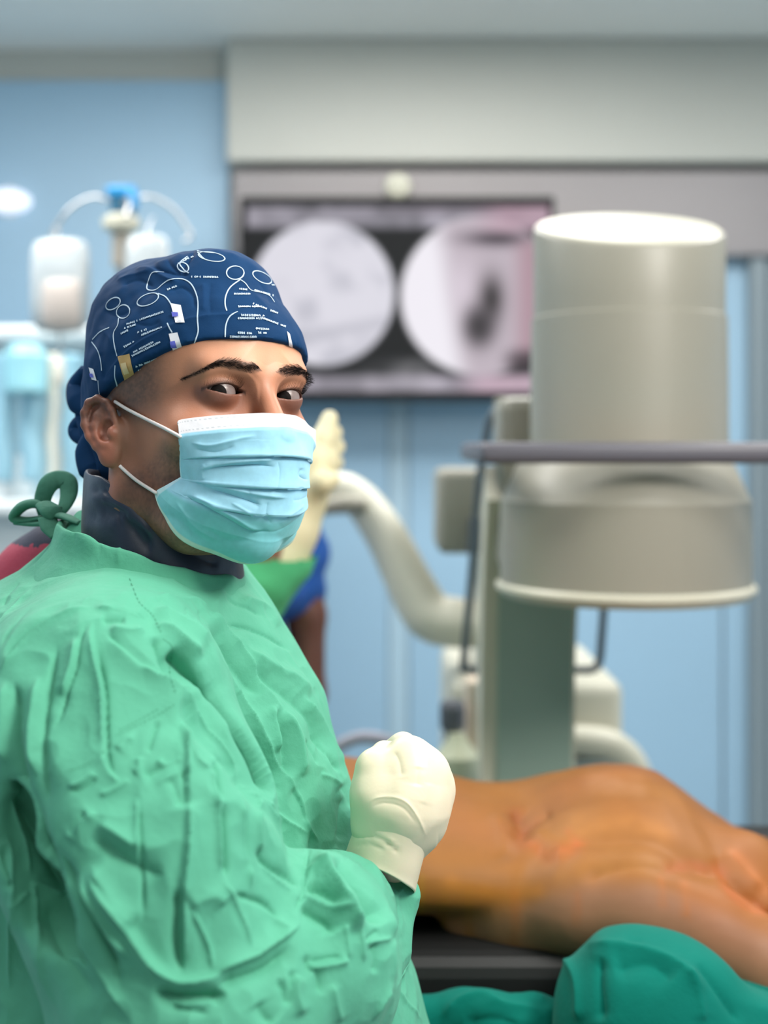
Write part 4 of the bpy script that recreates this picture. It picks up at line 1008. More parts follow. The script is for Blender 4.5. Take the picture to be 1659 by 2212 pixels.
gs = [
 # shoulder arcs
 ('r', 5, 1.6, A((0, 780), (60, 640), (180, 470), (360, 330), (560, 250), (740, 225))), ('r', 5, -1.2, A((30, 650), (140, 480), (300, 330), (480, 250))),
 ('s', 6, 2.0, A((740, 230), (900, 260), (1040, 300), (1160, 350))), ('r', 5, -2.2, A((860, 250), (1000, 280), (1170, 340))),
 ('r', 4, -1.4, A((0, 560), (50, 430), (130, 320), (240, 220), (400, 130))), ('r', 4, 1.2, A((0, 330), (120, 180), (260, 60))), ('r', 4, -1.8, A((0, 210), (60, 110), (160, 20))),
 # radiating folds of the sleeve head
 ('s', 8, 3.2, A((745, 330), (720, 480), (745, 640), (790, 800), (815, 1000), (825, 1400))[::-1]), ('r', 6, -3.0, A((775, 560), (800, 700), (840, 900), (850, 1150), (860, 1400), (890, 1540), (960, 1600))),
 ('s', 7, 2.4, A((820, 1400), (860, 1520), (940, 1610), (960, 1625))[::-1]), ('r', 5, -3.4, A((700, 340), (640, 520), (610, 700), (540, 900), (490, 1080), (430, 1230))),
 ('r', 14, 2.2, A((600, 450), (560, 700), (480, 950))), ('r', 8, -4.2, A((450, 470), (415, 700), (390, 900), (370, 1100), (365, 1400), (375, 1700), (370, 1843))),
 ('r', 14, 2.5, A((300, 750), (280, 1000), (270, 1300), (300, 1600))), ('r', 12, -6.0, A((110, 800), (140, 1000), (150, 1250), (170, 1500), (190, 1700), (240, 1843))),
 ('r', 14, 2.5, A((50, 800), (50, 1000), (60, 1300), (100, 1500))), ('r', 10, -2.6, A((800, 340), (900, 350), (1000, 360))), 
 ('s', 9, 3.4, A((820, 430), (900, 530), (1030, 640), (1180, 760), (1330, 850), (1420, 950), (1530, 1080), (1659, 1230))[::-1]), ('r', 6, -3.2, A((840, 450), (960, 580), (1100, 700), (1170, 760))),
 ('r', 12, -3.5, A((1210, 470), (1260, 620), (1330, 800))), ('r', 18, -3.5, A((1340, 560), (1450, 680), (1600, 790), (1659, 850))),
 ('r', 14, 3.0, A((860, 420), (1010, 450), (1150, 430))), ('s', 8, 3.0, A((1200, 240), (1330, 300), (1480, 400), (1600, 490), (1659, 540))[::-1]),
 ('r', 12, 3.0, A((1200, 380), (1330, 420), (1500, 540), (1620, 640))), ('r', 7, -2.4, A((1220, 170), (1320, 240), (1450, 330))),
 ('r', 6, -3.0, A((1450, 250), (1480, 330), (1500, 380))), ('r', 6, -3.0, A((1560, 260), (1600, 380), (1620, 460))), ('r', 10, 3.0, A((1220, 160), (1400, 190), (1560, 210), (1659, 290))),
 # right lower part of crop A
 ('r', 6, -2.2, A((560, 1700), (660, 1680), (780, 1580))), ('r', 7, 2.4, A((550, 1670), (640, 1650), (770, 1550))), ('r', 6, 2.2, A((780, 1730), (880, 1690), (1040, 1590))),
 ('r', 9, 2.2, A((1060, 1550), (1110, 1490), (1100, 1400))), ('r', 22, -2.6, A((1120, 1560), (1300, 1490), (1480, 1430))), ('r', 10, 2.4, A((1240, 1420), (1330, 1470), (1460, 1420))),
 ('r', 6, -1.6, A((1180, 1380), (1230, 1220), (1280, 1100))), ('r', 14, 2.0, A((930, 1380), (1010, 1270), (1080, 1280))),
 ('s', 8, 3.0, A((1430, 1020), (1470, 1160), (1490, 1400), (1490, 1843))), 
 # crop B, chest
 ('s', 9, 4.0, B((0, 230), (150, 330), (300, 450), (450, 640), (600, 850), (720, 1080), (800, 1260), (900, 1470), (1000, 1620), (1090, 1800))[::-1]),
 ('r', 26, -6.0, B((280, 750), (420, 880), (560, 1050), (660, 1250), (760, 1430), (850, 1600), (950, 1740))),
 ('r', 16, -3.0, B((60, 560), (200, 700), (360, 830), (480, 960))), ('s', 8, 3.0, B((0, 800), (110, 900), (180, 1040), (330, 1200), (460, 1320), (540, 1450), (590, 1620))[::-1]),
 ('r', 14, -3.4, B((340, 360), (480, 500), (600, 680), (700, 830), (780, 950))), ('s', 8, 3.0, B((290, 240), (440, 330), (600, 500), (700, 660), (780, 830), (880, 1000), (960, 1100))[::-1]),
 ('r', 6, -2.6, B((500, 350), (700, 400), (880, 500), (1030, 590))), ('r', 18, 2.6, B((660, 560), (850, 700), (1050, 820), (1180, 950))),
 ('r', 18, -3.2, B((700, 680), (850, 830), (1000, 960), (1150, 1100), (1230, 1280), (1300, 1420))), ('s', 8, 2.6, B((1080, 930), (1200, 1060), (1300, 1220), (1400, 1400), (1480, 1540))[::-1]),
 ('r', 12, -9.0, B((870, 1030), (920, 1180), (960, 1350), (980, 1500), (1000, 1600))), ('r', 12, 3.6, B((840, 1020), (880, 1200), (910, 1400))), ('r', 12, 3.4, B((930, 1050), (1020, 1250), (1060, 1450), (1080, 1600))),
 ('r', 5, -2.2, B((1090, 1280), (1160, 1400), (1200, 1500))), ('r', 6, -2.4, B((1200, 1230), (1300, 1420), (1400, 1560))), ('r', 5, -1.6, B((480, 130), (620, 220), (800, 310))),
 ('r', 14, 2.4, B((600, 160), (760, 200), (860, 260), (920, 400))), ('s', 7, 2.4, B((590, 1640), (720, 1700), (850, 1780), (930, 1843))[::-1]),
 ('r', 8, 2.2, B((190, 1180), (250, 1400), (330, 1490), (420, 1500))), ('r', 8, -2.2, B((180, 1500), (190, 1700), (190, 1843))), ('r', 20, -2.4, B((60, 1560), (120, 1700), (160, 1843))),
 ('r', 8, -2.4, B((430, 1420), (440, 1600), (435, 1843))), ('r', 8, 2.4, B((410, 1500), (415, 1843))), ('r', 6, 1.6, B((1220, 1560), (1330, 1600), (1420, 1660))), ('r', 14, -2., B((1400, 1640), (1480, 1750), (1520, 1843))),
 # crop C, lower left
 ('r', 20, -5.0, C((100, 0), (180, 180), (300, 400), (400, 600), (460, 760))), ('s', 9, 4.5, C((330, 380), (420, 560), (480, 720), (560, 930), (650, 1140), (760, 1360), (880, 1560), (960, 1699))),
 ('r', 34, -3.0, C((330, 800), (440, 1100), (560, 1350), (700, 1560))), ('r', 6, 3.0, C((210, 620), (250, 900), (290, 1150), (340, 1400), (430, 1640))), ('r', 6, 3.0, C((60, 50), (110, 250), (170, 450), (210, 650))),
 ('r', 6, 3.0, C((20, 300), (70, 520), (90, 800), (90, 1100), (70, 1500))), ('r', 10, -3.0, C((20, 420), (50, 600), (70, 760))), ('r', 7, 2.4, C((90, 880), (150, 800), (200, 760))), ('r', 8, 3.4, C((200, 690), (330, 730), (470, 780))),
 ('r', 8, -3.0, C((400, 400), (520, 620), (640, 850), (700, 960), (800, 1180), (900, 1380))), ('r', 5, -4.0, C((690, 920), (740, 1060), (830, 1250), (880, 1430))), ('r', 12, 3.0, C((560, 620), (700, 850), (820, 1050), (960, 1230))),
 ('s', 16, 5.0, C((1659, 1300), (1500, 1370), (1340, 1400), (1220, 1370), (1080, 1250), (960, 1060), (860, 900), (700, 700), (620, 560))), ('r', 5, -3.6, C((1080, 1260), (1130, 1400))), ('r', 18, -5.0, C((1100, 1460), (1300, 1500), (1640, 1490))),
 ('r', 5, -3.0, C((990, 60), (1000, 300), (1020, 600), (1030, 1000))), ('r', 6, 1.8, C((980, 60), (985, 500))), ('s', 9, 4.0, C((1335, 0), (1330, 400), (1305, 700), (1310, 1000), (1320, 1370))), ('r', 12, -3.0, C((1290, 700), (1270, 1000), (1300, 1350))),
 ('r', 8, 3.0, C((1545, 0), (1550, 300), (1560, 620))), ('r', 8, -2.6, C((1580, 100), (1590, 400), (1600, 680))), ('r', 30, 2.5, C((1330, 850), (1500, 780), (1600, 850))), ('r', 5, 2.4, C((1350, 860), (1420, 1000), (1490, 1150), (1520, 1320))),
 ('r', 24, -2.5, C((640, 360), (800, 450), (960, 560), (1200, 640))), ('r', 14, 2.2, C((480, 380), (600, 260), (700, 180))), ('r', 8, -2.0, C((500, 360), (600, 220), (640, 180))), ('r', 18, 2.4, C((700, 250), (850, 340), (980, 440))),
 ('r', 22, 3.0, C((640, 540), (760, 700), (860, 850), (980, 1000))), ('r', 6, -3.0, C((1200, 1520), (1260, 1580), (1500, 1620))), ('r', 8, 2.0, C((1250, 1560), (1400, 1550), (1560, 1540))),
 # crop D, forearm
 ('s', 10, 3.6, D((0, 1360), (150, 1290), (330, 1220), (480, 1120), (600, 1030), (650, 960))), ('r', 18, -3.0, D((40, 1420), (250, 1360), (450, 1280), (600, 1130))),
 ('s', 7, 3.0, D((710, 340), (560, 260), (420, 150), (340, 80), (220, 30))), ('r', 6, 2.4, D((230, 60), (240, 200), (270, 400), (300, 600), (310, 760))), ('r', 6, -2.8, D((250, 160), (280, 400), (305, 640))),
 ('r', 7, 2.4, D((350, 80), (370, 300), (400, 500))), ('r', 5, 2.0, D((400, 540), (480, 640), (600, 760))), ('r', 8, -2.0, D((370, 400), (420, 520), (560, 640), (680, 710))), ('r', 5, 2.0, D((70, 660), (170, 820), (250, 980), (310, 1160))),
 ('r', 5, 2.0, D((430, 850), (490, 950), (570, 1030))), ('r', 7, -2.0, D((160, 760), (300, 800), (420, 840), (520, 960))), ('r', 5, -8.0, D((715, 300), (720, 440), (700, 600), (680, 770), (635, 850), (630, 960))),
 ('r', 22, 6.0, D((740, 480), (790, 520), (880, 640), (960, 800), (1010, 900), (1060, 1060))), ('r', 20, -9.0, D((900, 500), (960, 600), (1060, 690), (1130, 790), (1200, 900), (1240, 1000))),
 ('r', 17, -8.0, D((700, 690), (800, 720), (900, 800), (950, 850))), ('r', 9, 5.0, D((670, 770), (780, 810), (900, 870), (1020, 890))), ('r', 16, -7.0, D((660, 840), (760, 900), (860, 970), (910, 1060))),
 ('r', 12, 4.0, D((1120, 490), (1200, 640), (1270, 800), (1320, 950), (1340, 1100))), ('r', 5, -3.6, D((1280, 570), (1285, 710))), ('r', 8, 3.0, D((970, 500), (1050, 560), (1100, 540))), ('r', 8, 3.2, D((880, 440), (960, 480))),
 ('r', 10, 3.6, D((700, 1310), (850, 1280), (1010, 1240))), ('r', 8, -2.4, D((720, 1260), (860, 1230), (960, 1220))), ('r', 6, 3.0, D((960, 980), (990, 1100), (1000, 1240))), ('r', 6, 3.2, D((1040, 900), (1090, 1060), (1120, 1230), (1140, 1260))),
 ('r', 6, -4.0, D((1120, 1110), (1180, 1060), (1240, 1020))), ('r', 6, -4.0, D((1160, 1180), (1230, 1130))), ('r', 7, 3.2, D((1130, 1120), (1240, 1100), (1340, 1080))), ('r', 7, 3.2, D((1340, 1080), (1350, 1250), (1365, 1400))),
 ('r', 6, 3.6, D((1470, 1170), (1420, 1290), (1365, 1400), (1250, 1560), (1180, 1699))), ('r', 4, 3.0, D((1360, 1430), (1440, 1560), (1560, 1699))), ('r', 8, -2.6, D((700, 1190), (720, 1300), (780, 1340), (790, 1500))),
 ('r', 8, -3.0, D((500, 1360), (540, 1450), (570, 1530), (600, 1300))), ('r', 14, 3.0, D((640, 1340), (620, 1500), (680, 1650))), ('r', 18, -3.0, D((360, 1540), (420, 1640), (480, 1699))), ('r', 14, 2.0, D((860, 1400), (900, 1560), (960, 1699))),
 ('r', 5, 2.4, D((600, 0), (660, 150), (700, 290), (790, 400))), ('r', 6, -2.0, D((570, 0), (640, 130), (690, 270))), ('r', 12, -2.4, D((960, 60), (950, 250), (940, 400))), ('r', 6, 2.2, D((1300, 800), (1400, 720))), ('r', 10, -2.0, D((1200, 1100), (1220, 1250), (1200, 1350))),
]
gs = [(k_, w_*.9, float(np.clip(h_*(2.0 if h_ > 0 else 2.3), -w_*.62, w_*.56)), p_) for (k_, w_, h_, p_) in gs]
d = strokes(px, py, gs, .2)*vis
VA = V0*np.array((1, 1, .4))
d += (.35-np.abs(vnoise(VA+.02*vnoise(V0, 9, 35)[:, None], 26, 33)))*.0050*vis+(.35-np.abs(vnoise(V0, 60, 34)))*.0020*vis
d += (vnoise(V0, 14, 31)*.0030+vnoise(V0, 34, 32)*.0014)*np.clip((V0[:, 2]-.3)*3, 0, 1)
ang = np.arctan2(V0[:, 1]-1.03, V0[:, 0]+.2)
d += np.clip((1.22-V0[:, 2])/.5, 0, 1)*.012*np.sin(ang*11+2*np.sin(V0[:, 2]*3))      # hanging skirt folds
Vg = V0+N_*d[:, None]; set_coords(me, Vg)
gown = obj_from('gown', me, M_gown, surgeon)
fa = np.empty(len(me.polygons)*4, np.int32); me.polygons.foreach_get('vertices', fa); fa = fa.reshape(-1, 4)
gown_bvh = BVHTree.FromPolygons(Vg.tolist(), fa.tolist())
# stitched seams and collar edge stitching
M_seam = mat('dark_green_seam', (60, 140, 110), .8)
dash = []
for pl in ([(145, 1155), (200, 1180), (260, 1210), (330, 1240)], [(280, 1250), (300, 1300), (330, 1330), (350, 1370)], [(352, 1380), (372, 1400), (366, 1450), (380, 1500)],
           [(250, 1590), (290, 1570), (340, 1545), (380, 1520)], [(150, 1665), (190, 1650), (240, 1610)], [(258, 1578), (300, 1556), (345, 1530)]):
    q = catmull(pl, 10)
    for i in range(0, len(q)-1, 2): dash.append([tuple(q[i]), tuple(q[i+1])])
sm_o = ribbons('seam_stitches', dash, .0007, M_seam, gown, gown_bvh, off=.0004, step=3, sm_=False); sm_o['kind'] = 'stuff'

# ------------------------------------------------------------------ collars: navy shield, green neckband
def ring(cx_, cy_, rx, ry, zf_, n=96):
    a = np.linspace(0, 2*math.pi, n, endpoint=False); x = cx_+rx*np.cos(a); y = cy_+ry*np.sin(a)
    return np.stack([x, y, np.array([zf_(xx, yy) for xx, yy in zip(x, y)])], 1)
def zprof(xs, zs, slope_y=0.):
    return lambda x, y: float(np.interp(x, xs, zs)+slope_y*(y-1.0))
M_navy = mat('navy_shield_cloth', (30, 40, 62), .45, noise=(30, .08), bump=[(60, .25, .002), (900, .15, .0004)], sheen=.1)
top = zprof([-.25, -.215, -.185, -.16, -.135, -.11], [1.604, 1.598, 1.580, 1.562, 1.543, 1.532])
bot = zprof([-.27, -.22, -.19, -.15, -.11], [1.558, 1.548, 1.540, 1.524, 1.514])
rs = []
for t_, g in ((0, -.0045), (0, .0), (.03, .002), (.3, .003), (.6, .004), (1, .005), (1.2, .005), (1.35, .0)):
    f = lambda x, y, t_=t_: top(x, y)*(1-t_)+bot(x, y)*t_
    rs.append(ring(-.177, 1.005, .0595+g, .069+g, f))
inner = ring(-.177, 1.005, .050, .058, lambda x, y: top(x, y)-.03)
Vc, Fc_ = loft([inner]+rs)
me = subdiv(quick_mesh(Vc, Fc_), 2); V1 = coords(me); N1 = normals(me); px, py = pix(V1)
d = strokes(px, py, [('r', 7, 3.0, [(190, 1058), (240, 1062), (300, 1085)]), ('r', 6, -3, [(186, 1072), (240, 1082), (300, 1110)]), ('r', 14, 4, [(200, 1085), (260, 1110), (300, 1160), (330, 1200)]), ('r', 9, -4, [(230, 1130), (290, 1120), (330, 1160)]),
                     ('r', 4, 3, [(300, 1130), (315, 1160), (328, 1185)]), ('r', 10, 3, [(180, 1120), (230, 1110), (270, 1140)]), ('r', 10, 3, [(380, 1170), (420, 1200), (480, 1220)])])+vnoise(V1, 40, 41)*.002
cen = np.array((-.176, 1.005, 0)); out = (V1-cen); sgn = np.sign((N1[:, :2]*out[:, :2]).sum(1)+1e-9)
set_coords(me, V1+N1*(d*np.where(sgn > 0, 1, 1))[:, None])
obj_from('neck_shield', me, M_navy, surgeon)
btop = zprof([-.275, -.25, -.225, -.19, -.15, -.111], [1.564, 1.560, 1.553, 1.543, 1.527, 1.516], 0)
rs = []; 
for t_, g in ((.5, -.006), (0, -.003), (-.01, 0), (.02, .0018), (.5, .003), (1, .005), (1.6, .010), (2.4, .020), (3.2, .026)):
    f = lambda x, y, t_=t_: btop(x, y)-.0165*t_+.0012*math.sin(x*130)+.0008*math.sin(y*170)
    rs.append(ring(-.186, 1.005, .0730+g, .082+g, f, 160))
Vc, Fc_ = loft(rs); me = subdiv(quick_mesh(Vc, Fc_), 1)
V1 = coords(me); N1 = normals(me); px, py = pix(V1)
d = strokes(px, py, [('r', 6, -2, [(262, 1170), (256, 1200), (262, 1225)]), ('r', 5, 2, [(150, 1130), (160, 1150), (158, 1175)]), ('r', 7, 2, [(200, 1150), (215, 1175), (214, 1200)]), ('r', 5, -2, [(330, 1210), (420, 1240), (520, 1250)])])+vnoise(V1, 60, 43)*.0012
set_coords(me, V1+N1*d[:, None])
obj_from('gown_neckband', me, M_gown, surgeon)
# red apron and navy trim showing behind the open back of the gown
M_red = cloth('raspberry_cotton', (176, 66, 88), 1, .7); M_trim = cloth('charcoal_cotton', (62, 62, 80), 1, .7)
G = Field(axis([(-.50, -.16, .005)]), axis([(.98, 1.34, .006)]), axis([(1.30, 1.60, .004)]))
G.chain([Vector((-.275, 1.09, 1.520)), Vector((-.298, 1.11, 1.490)), Vector((-.335, 1.14, 1.41))], [.040, .050, .070], .02)
G.ell((-.335, 1.13, 1.40), (.085, .10, .10), .03)
Vr, Fr = G.mesh(); N1 = None
me = quick_mesh(Vr, Fr); V1 = coords(me); N1 = normals(me); set_coords(me, V1+N1*(vnoise(V1, 25, 51)*.003)[:, None])
apron = obj_from('apron', me, M_red, surgeon)
me.materials.append(M_trim)
pxx, pyy = pix(coords(me))
for p in me.polygons:
    v_ = p.vertices[0]
    if p.center.z > 1.536: p.material_index = 1
# green bow of the neck ties
M_tie = cloth('dark_green_tie', (74, 132, 112), 2)
bow = [([P(95, 1112, 1.03), P(92, 1080, 1.03), P(104, 1048, 1.03), P(124, 1036, 1.035), P(146, 1042, 1.035), P(148, 1070, 1.03), P(136, 1098, 1.02), P(116, 1112, 1.02)], [.005, .007, .008, .0085, .008, .007, .005, .004]),
       ([P(100, 1098, 1.02), P(72, 1088, 1.02), P(46, 1096, 1.02), P(30, 1118, 1.02), P(55, 1124, 1.02), P(95, 1118, 1.015)], [.006, .009, .010, .009, .007, .005]),
       ([P(96, 1090, 1.01), P(112, 1104, 1.005), P(122, 1116, 1.005)], [.009, .012, .009]),
       ([P(114, 1112, 1.01), P(140, 1116, 1.0), P(160, 1124, .99), P(176, 1130, .985)], [.007, .006, .005, .005]),
       ([P(102, 1120, 1.0), P(110, 1140, .995), P(124, 1160, .99)], [.008, .009, .006]),
       ([P(34, 1130, 1.02), P(70, 1132, 1.015), P(110, 1130, 1.01)], [.004, .005, .006])]
tie = None
for pts, rr in bow:
    o = tube('neck_tie', pts, rr, M_tie, surgeon, 14, 8, flat=.42)
# trousers and clogs below the gown
M_trou = cloth('navy_trousers', (40, 52, 84), 1)
for s, yy in ((-1, .93), (1, 1.10)):
    tube('trouser_leg', [(-.17, yy, .75), (-.16, yy, .45), (-.15, yy, .10)], [.085, .08, .07], M_trou, surgeon, 24)
    G = Field(axis([(-.30, .12, .006)]), axis([(yy-.08, yy+.08, .006)]), axis([(-.01, .16, .006)]))
    G.chain([(-.19, yy, .05), (-.08, yy, .045), (.02, yy, .035)], [.048, .048, .036], .02)
    G.cap((-.19, yy, .06), (-.16, yy, .10), .045, .04, .02)
    G.op(lambda x, y, z: .001-z+0*x+0*y, (-1, -1, -1), (1, 2, 1), 0, 'i')
    Vs, Fs = G.mesh(); obj_from('clog', quick_mesh(Vs, Fs), mat('white_clog', (220, 222, 222), .5), surgeon)

# ------------------------------------------------------------------ gloved fist
M_glove = mat('latex_glove', (226, 214, 188), .42, sss=.12, noise=(50, .015), bump=[(500, .1, .0005), (90, .12, .001)])
G = Field(axis([(-.04, .07, .0014)]), axis([(.85, 1.02, .0016)]), axis([(1.25, 1.42, .0014)]))
Q = lambda x, y, dd: P(x, y, dd)
G.cap(Q(826, 1880, .93), Q(846, 1790, .92), .0215, .025, 0)
G.chain([Q(846, 1800, .92), Q(868, 1730, .915), Q(885, 1668, .915)], [.026, .031, .024], .014)
G.cap(Q(905, 1770, .925), Q(925, 1690, .925), .020, .016, .014)
kn = [(Q(884, 1634, .915), .0125), (Q(925, 1662, .921), .0122), (Q(944, 1703, .930), .0118), (Q(938, 1750, .940), .0108)]
for i, (k_, r_) in enumerate(kn):
    base = Q(872, 1745, .92)+(k_-Q(900, 1690, .92))*.5
    G.cap(base, k_, .013, r_, .010)
    p1 = k_+Vector((-.004, .030, .000)); p2 = p1+Vector((-.024, .012, -.018)); p3 = p2+Vector((-.006, -.020, -.010))
    G.chain([k_, p1, p2, p3], [r_*.96, r_*.84, r_*.78, r_*.66], .003)
th = [Q(822, 1770, .91), Q(808, 1712, .905), Q(808, 1660, .910), Q(830, 1632, .925)]
G.chain(th[:3], [.020, .0150, .0128], .010); G.cap(th[2], th[3], .0128, .0105, .004)
Vh, Fh = G.mesh(); me = subdiv(quick_mesh(Vh, Fh), 1); V1 = coords(me); N1 = normals(me); px, py = pix(V1)
d = strokes(px, py, [('r', 10, -1.6, [(850, 1622), (862, 1645), (868, 1680)]), ('r', 4, .8, [(792, 1742), (812, 1724), (850, 1722), (880, 1735), (905, 1770), (922, 1812)]), ('r', 4, -.6, [(800, 1745), (830, 1735), (870, 1745), (900, 1780)]),
                     ('r', 12, -1.0, [(905, 1655), (900, 1700)]), ('r', 14, 1.0, [(930, 1690), (915, 1740)])])+vnoise(V1, 70, 61)*.0006
set_coords(me, V1+N1*d[:, None]); glove = obj_from('glove', me, M_glove, surgeon)
ca0, ca1 = Q(862, 1752, .912), Q(818, 1890, .915)
axd = (ca1-ca0).normalized(); u_ = Vector((axd.z, 0, -axd.x)).normalized(); u_ = -u_ if u_.x < 0 else u_
v_ = axd.cross(u_).normalized(); v_ = v_ if v_.y > 0 else -v_
rs = []
for t_, r_ in ((-.08, .0235), (0, .0262), (.25, .0272), (.5, .0276), (.75, .0282), (.95, .0284), (1.0, .0292), (1.03, .0284), (.97, .0272)):
    c_ = ca0.lerp(ca1, t_)
    rs.append(np.array([c_+u_*r_*math.cos(a)+v_*r_*1.05*math.sin(a)+axd*(.012*t_*(math.sin(a))*1.3+.004*t_*math.cos(a)) for a in np.linspace(0, 2*math.pi, 72, endpoint=False)]))
Vc, Fc_ = loft(rs); me = subdiv(quick_mesh(Vc, Fc_), 2); V1 = coords(me); N1 = normals(me)
c2 = np.array(ca0.lerp(ca1, .5)); sgn = np.sign(((V1-c2)*N1).sum(1)); N1 = N1*sgn[:, None]; px, py = pix(V1)
d = strokes(px, py, [('r', 3.5, 1.3, [(770, 1800), (800, 1795), (835, 1810), (865, 1835)]), ('r', 3.5, -1.5, [(765, 1808), (800, 1803), (840, 1822), (870, 1850)]), ('r', 3, 1.2, [(762, 1818), (800, 1815), (840, 1832)]), ('r', 3, -1.2, [(760, 1826), (800, 1822), (835, 1838)])])+vnoise(V1, 60, 63)*.0007
set_coords(me, V1+N1*d[:, None]); obj_from('glove_cuff', me, M_glove, glove)
# ------------------------------------------------------------------ operating table, patient, drapes
M_matt = mat('black_mattress', (14, 15, 16), .6); M_drape = cloth('teal_drape', (4, 104, 92), .7, .8, spec=.08)
tb = thing('operating_table', 'black padded operating table under the patient', 'table', (.55, 1.42, 0))
tz = P(0, 2070, 1.215).z
box('mattress', (-.55, 1.215, tz-.075), (1.75, 1.66, tz), M_matt, tb, bev=.02, seg=3)
box('table_top', (-.55, 1.225, tz-.105), (1.75, 1.65, tz-.076), M_grey, tb, bev=.005)
box('side_rail', (-.4, 1.67, tz-.10), (1.6, 1.685, tz-.07), M_chrome, tb, bev=.004)
box('table_column', (-.48, 1.36, .14), (-.30, 1.58, tz-.106), M_grey, tb, bev=.02)
box('table_base', (-.52, 1.32, 0), (.05, 1.64, .14), M_grey, tb, bev=.03)
M_pat = mat('stained_skin', (200, 130, 70), .55, spec=.25, attr=True, sss=.02, noise=(22, .06), bump=[(60, .12, .002), (500, .1, .0006)])
pt = thing('person', 'patient lying on the operating table, skin stained orange with antiseptic', 'person', (.35, 1.42, tz))
G = Field(axis([(-.62, .0, .008), (0, .62, .005), (.62, 1.35, .012)]), axis([(1.08, 1.72, .006)]), axis([(tz-.12, 1.46, .005)]))
PC = 1.42
tops = [(-.6, 1.16), (-.45, 1.19), (-.30, 1.215), (-.2, 1.225)]
xt = [P(a, 0, PC).x for a in (560, 700, 760, 900, 975, 1040, 1095, 1130, 1165, 1210, 1270, 1340, 1400, 1450, 1510, 1570, 1640, 1750)]
ztop = [P(0, b, PC).z for b in (1650, 1655, 1668, 1690, 1706, 1722, 1731, 1733, 1726, 1705, 1688, 1679, 1681, 1697, 1740, 1790, 1835, 1900)]
xt = [-.62, -.5, -.35]+xt+[.62, .8, 1.3]; ztop = [tz+.12, tz+.17, tz+.2]+ztop+[tz+.14, tz+.14, tz+.10]
def torso(x, y, z):
    zt_ = np.interp(x, xt, ztop)+0*y; zb = tz+.001
    cz = zb+(zt_-zb)*.46; rz = (zt_-cz); rzb = cz-zb
    ry = np.interp(x, [-.6, -.3, 0, .3, .5, .8, 1.3], [.14, .17, .175, .175, .16, .11, .09]).astype(np.float32)
    rr = np.where(z > cz, rz, rzb)
    k = (np.abs((y-PC)/ry)**2.3+np.abs((z-cz)/rr)**2.3)**(1/2.3)
    return ((k-1)*np.minimum(rr, ry)).astype(np.float32)
G.op(torso, (-.6, 1.1, tz-.1), (1.3, 1.7, 1.5), 0)
G.ell((-.60, PC, tz+.10), (.10, .085, .10), .04)
# nearer limb lying along the hip
G.chain([P(1010, 1990, 1.30), P(1130, 1985, 1.28), P(1250, 1955, 1.25), P(1380, 1958, 1.235), P(1520, 2020, 1.215), P(1700, 2110, 1.195), P(1900, 2170, 1.20)], [.025, .034, .043, .045, .043, .040, .035], .022)
# ridge of the far thigh at the right
G.chain([P(1480, 1900, 1.36), P(1600, 1905, 1.33), P(1720, 1985, 1.32), P(1900, 2040, 1.32)], [.05, .045, .045, .045], .03)
G.ell(P(1555, 1862, 1.30), (.022, .02, .016), .012)
Vp, Fp = G.mesh(); me = quick_mesh(Vp, Fp); V1 = coords(me); N1 = normals(me); px, py = pix(V1)
E = lambda *p: [(640+a/1.628, 1500+b/1.628) for a, b in p]
ray = V1-np.array((0, 0, CAMZ)); ray /= np.linalg.norm(ray, axis=1)[:, None]; vis = np.clip(-(N1*ray).sum(1)*3, 0, 1)
ps = [('r', 16, -12, E((770, 400), (790, 460), (785, 530))), ('r', 10, -5, E((790, 470), (840, 440), (900, 410))), ('r', 22, 4, E((700, 420), (720, 500), (740, 600))), ('r', 26, 5, E((850, 470), (860, 520), (960, 560))),
      ('r', 12, -2, E((830, 560), (900, 590), (1000, 540))), ('r', 14, -3, E((1300, 590), (1380, 620), (1480, 640))), ('r', 12, -4, E((1480, 560), (1500, 620), (1560, 700), (1640, 770))), ('r', 14, 4, E((1500, 540), (1560, 620), (1640, 690))),
      ('r', 16, -3, E((1000, 660), (1100, 620), (1240, 600), (1340, 640)))]
set_coords(me, V1+N1*(strokes(px, py, ps)*1.4*vis+vnoise(V1, 18, 71)*.003)[:, None])
base = np.tile(np.array(lin((134, 84, 33))), (len(V1), 1))
nz = vnoise(V1, 16, 72); nz2 = vnoise(V1*np.array((4, 4, .6)), 22, 73)
low = sm(-10, 60, py-np.interp(px, [880, 1000, 1100, 1180, 1250, 1380, 1500, 1659], [1960, 1955, 1945, 1905, 1885, 1890, 1925, 1990]))
tint(np.clip(low, 0, 1)*.85, (142, 104, 82)); tint(np.clip(nz, 0, 1)*.35, (150, 82, 42)); tint(np.clip(-nz, 0, 1)*.35, (166, 112, 52))
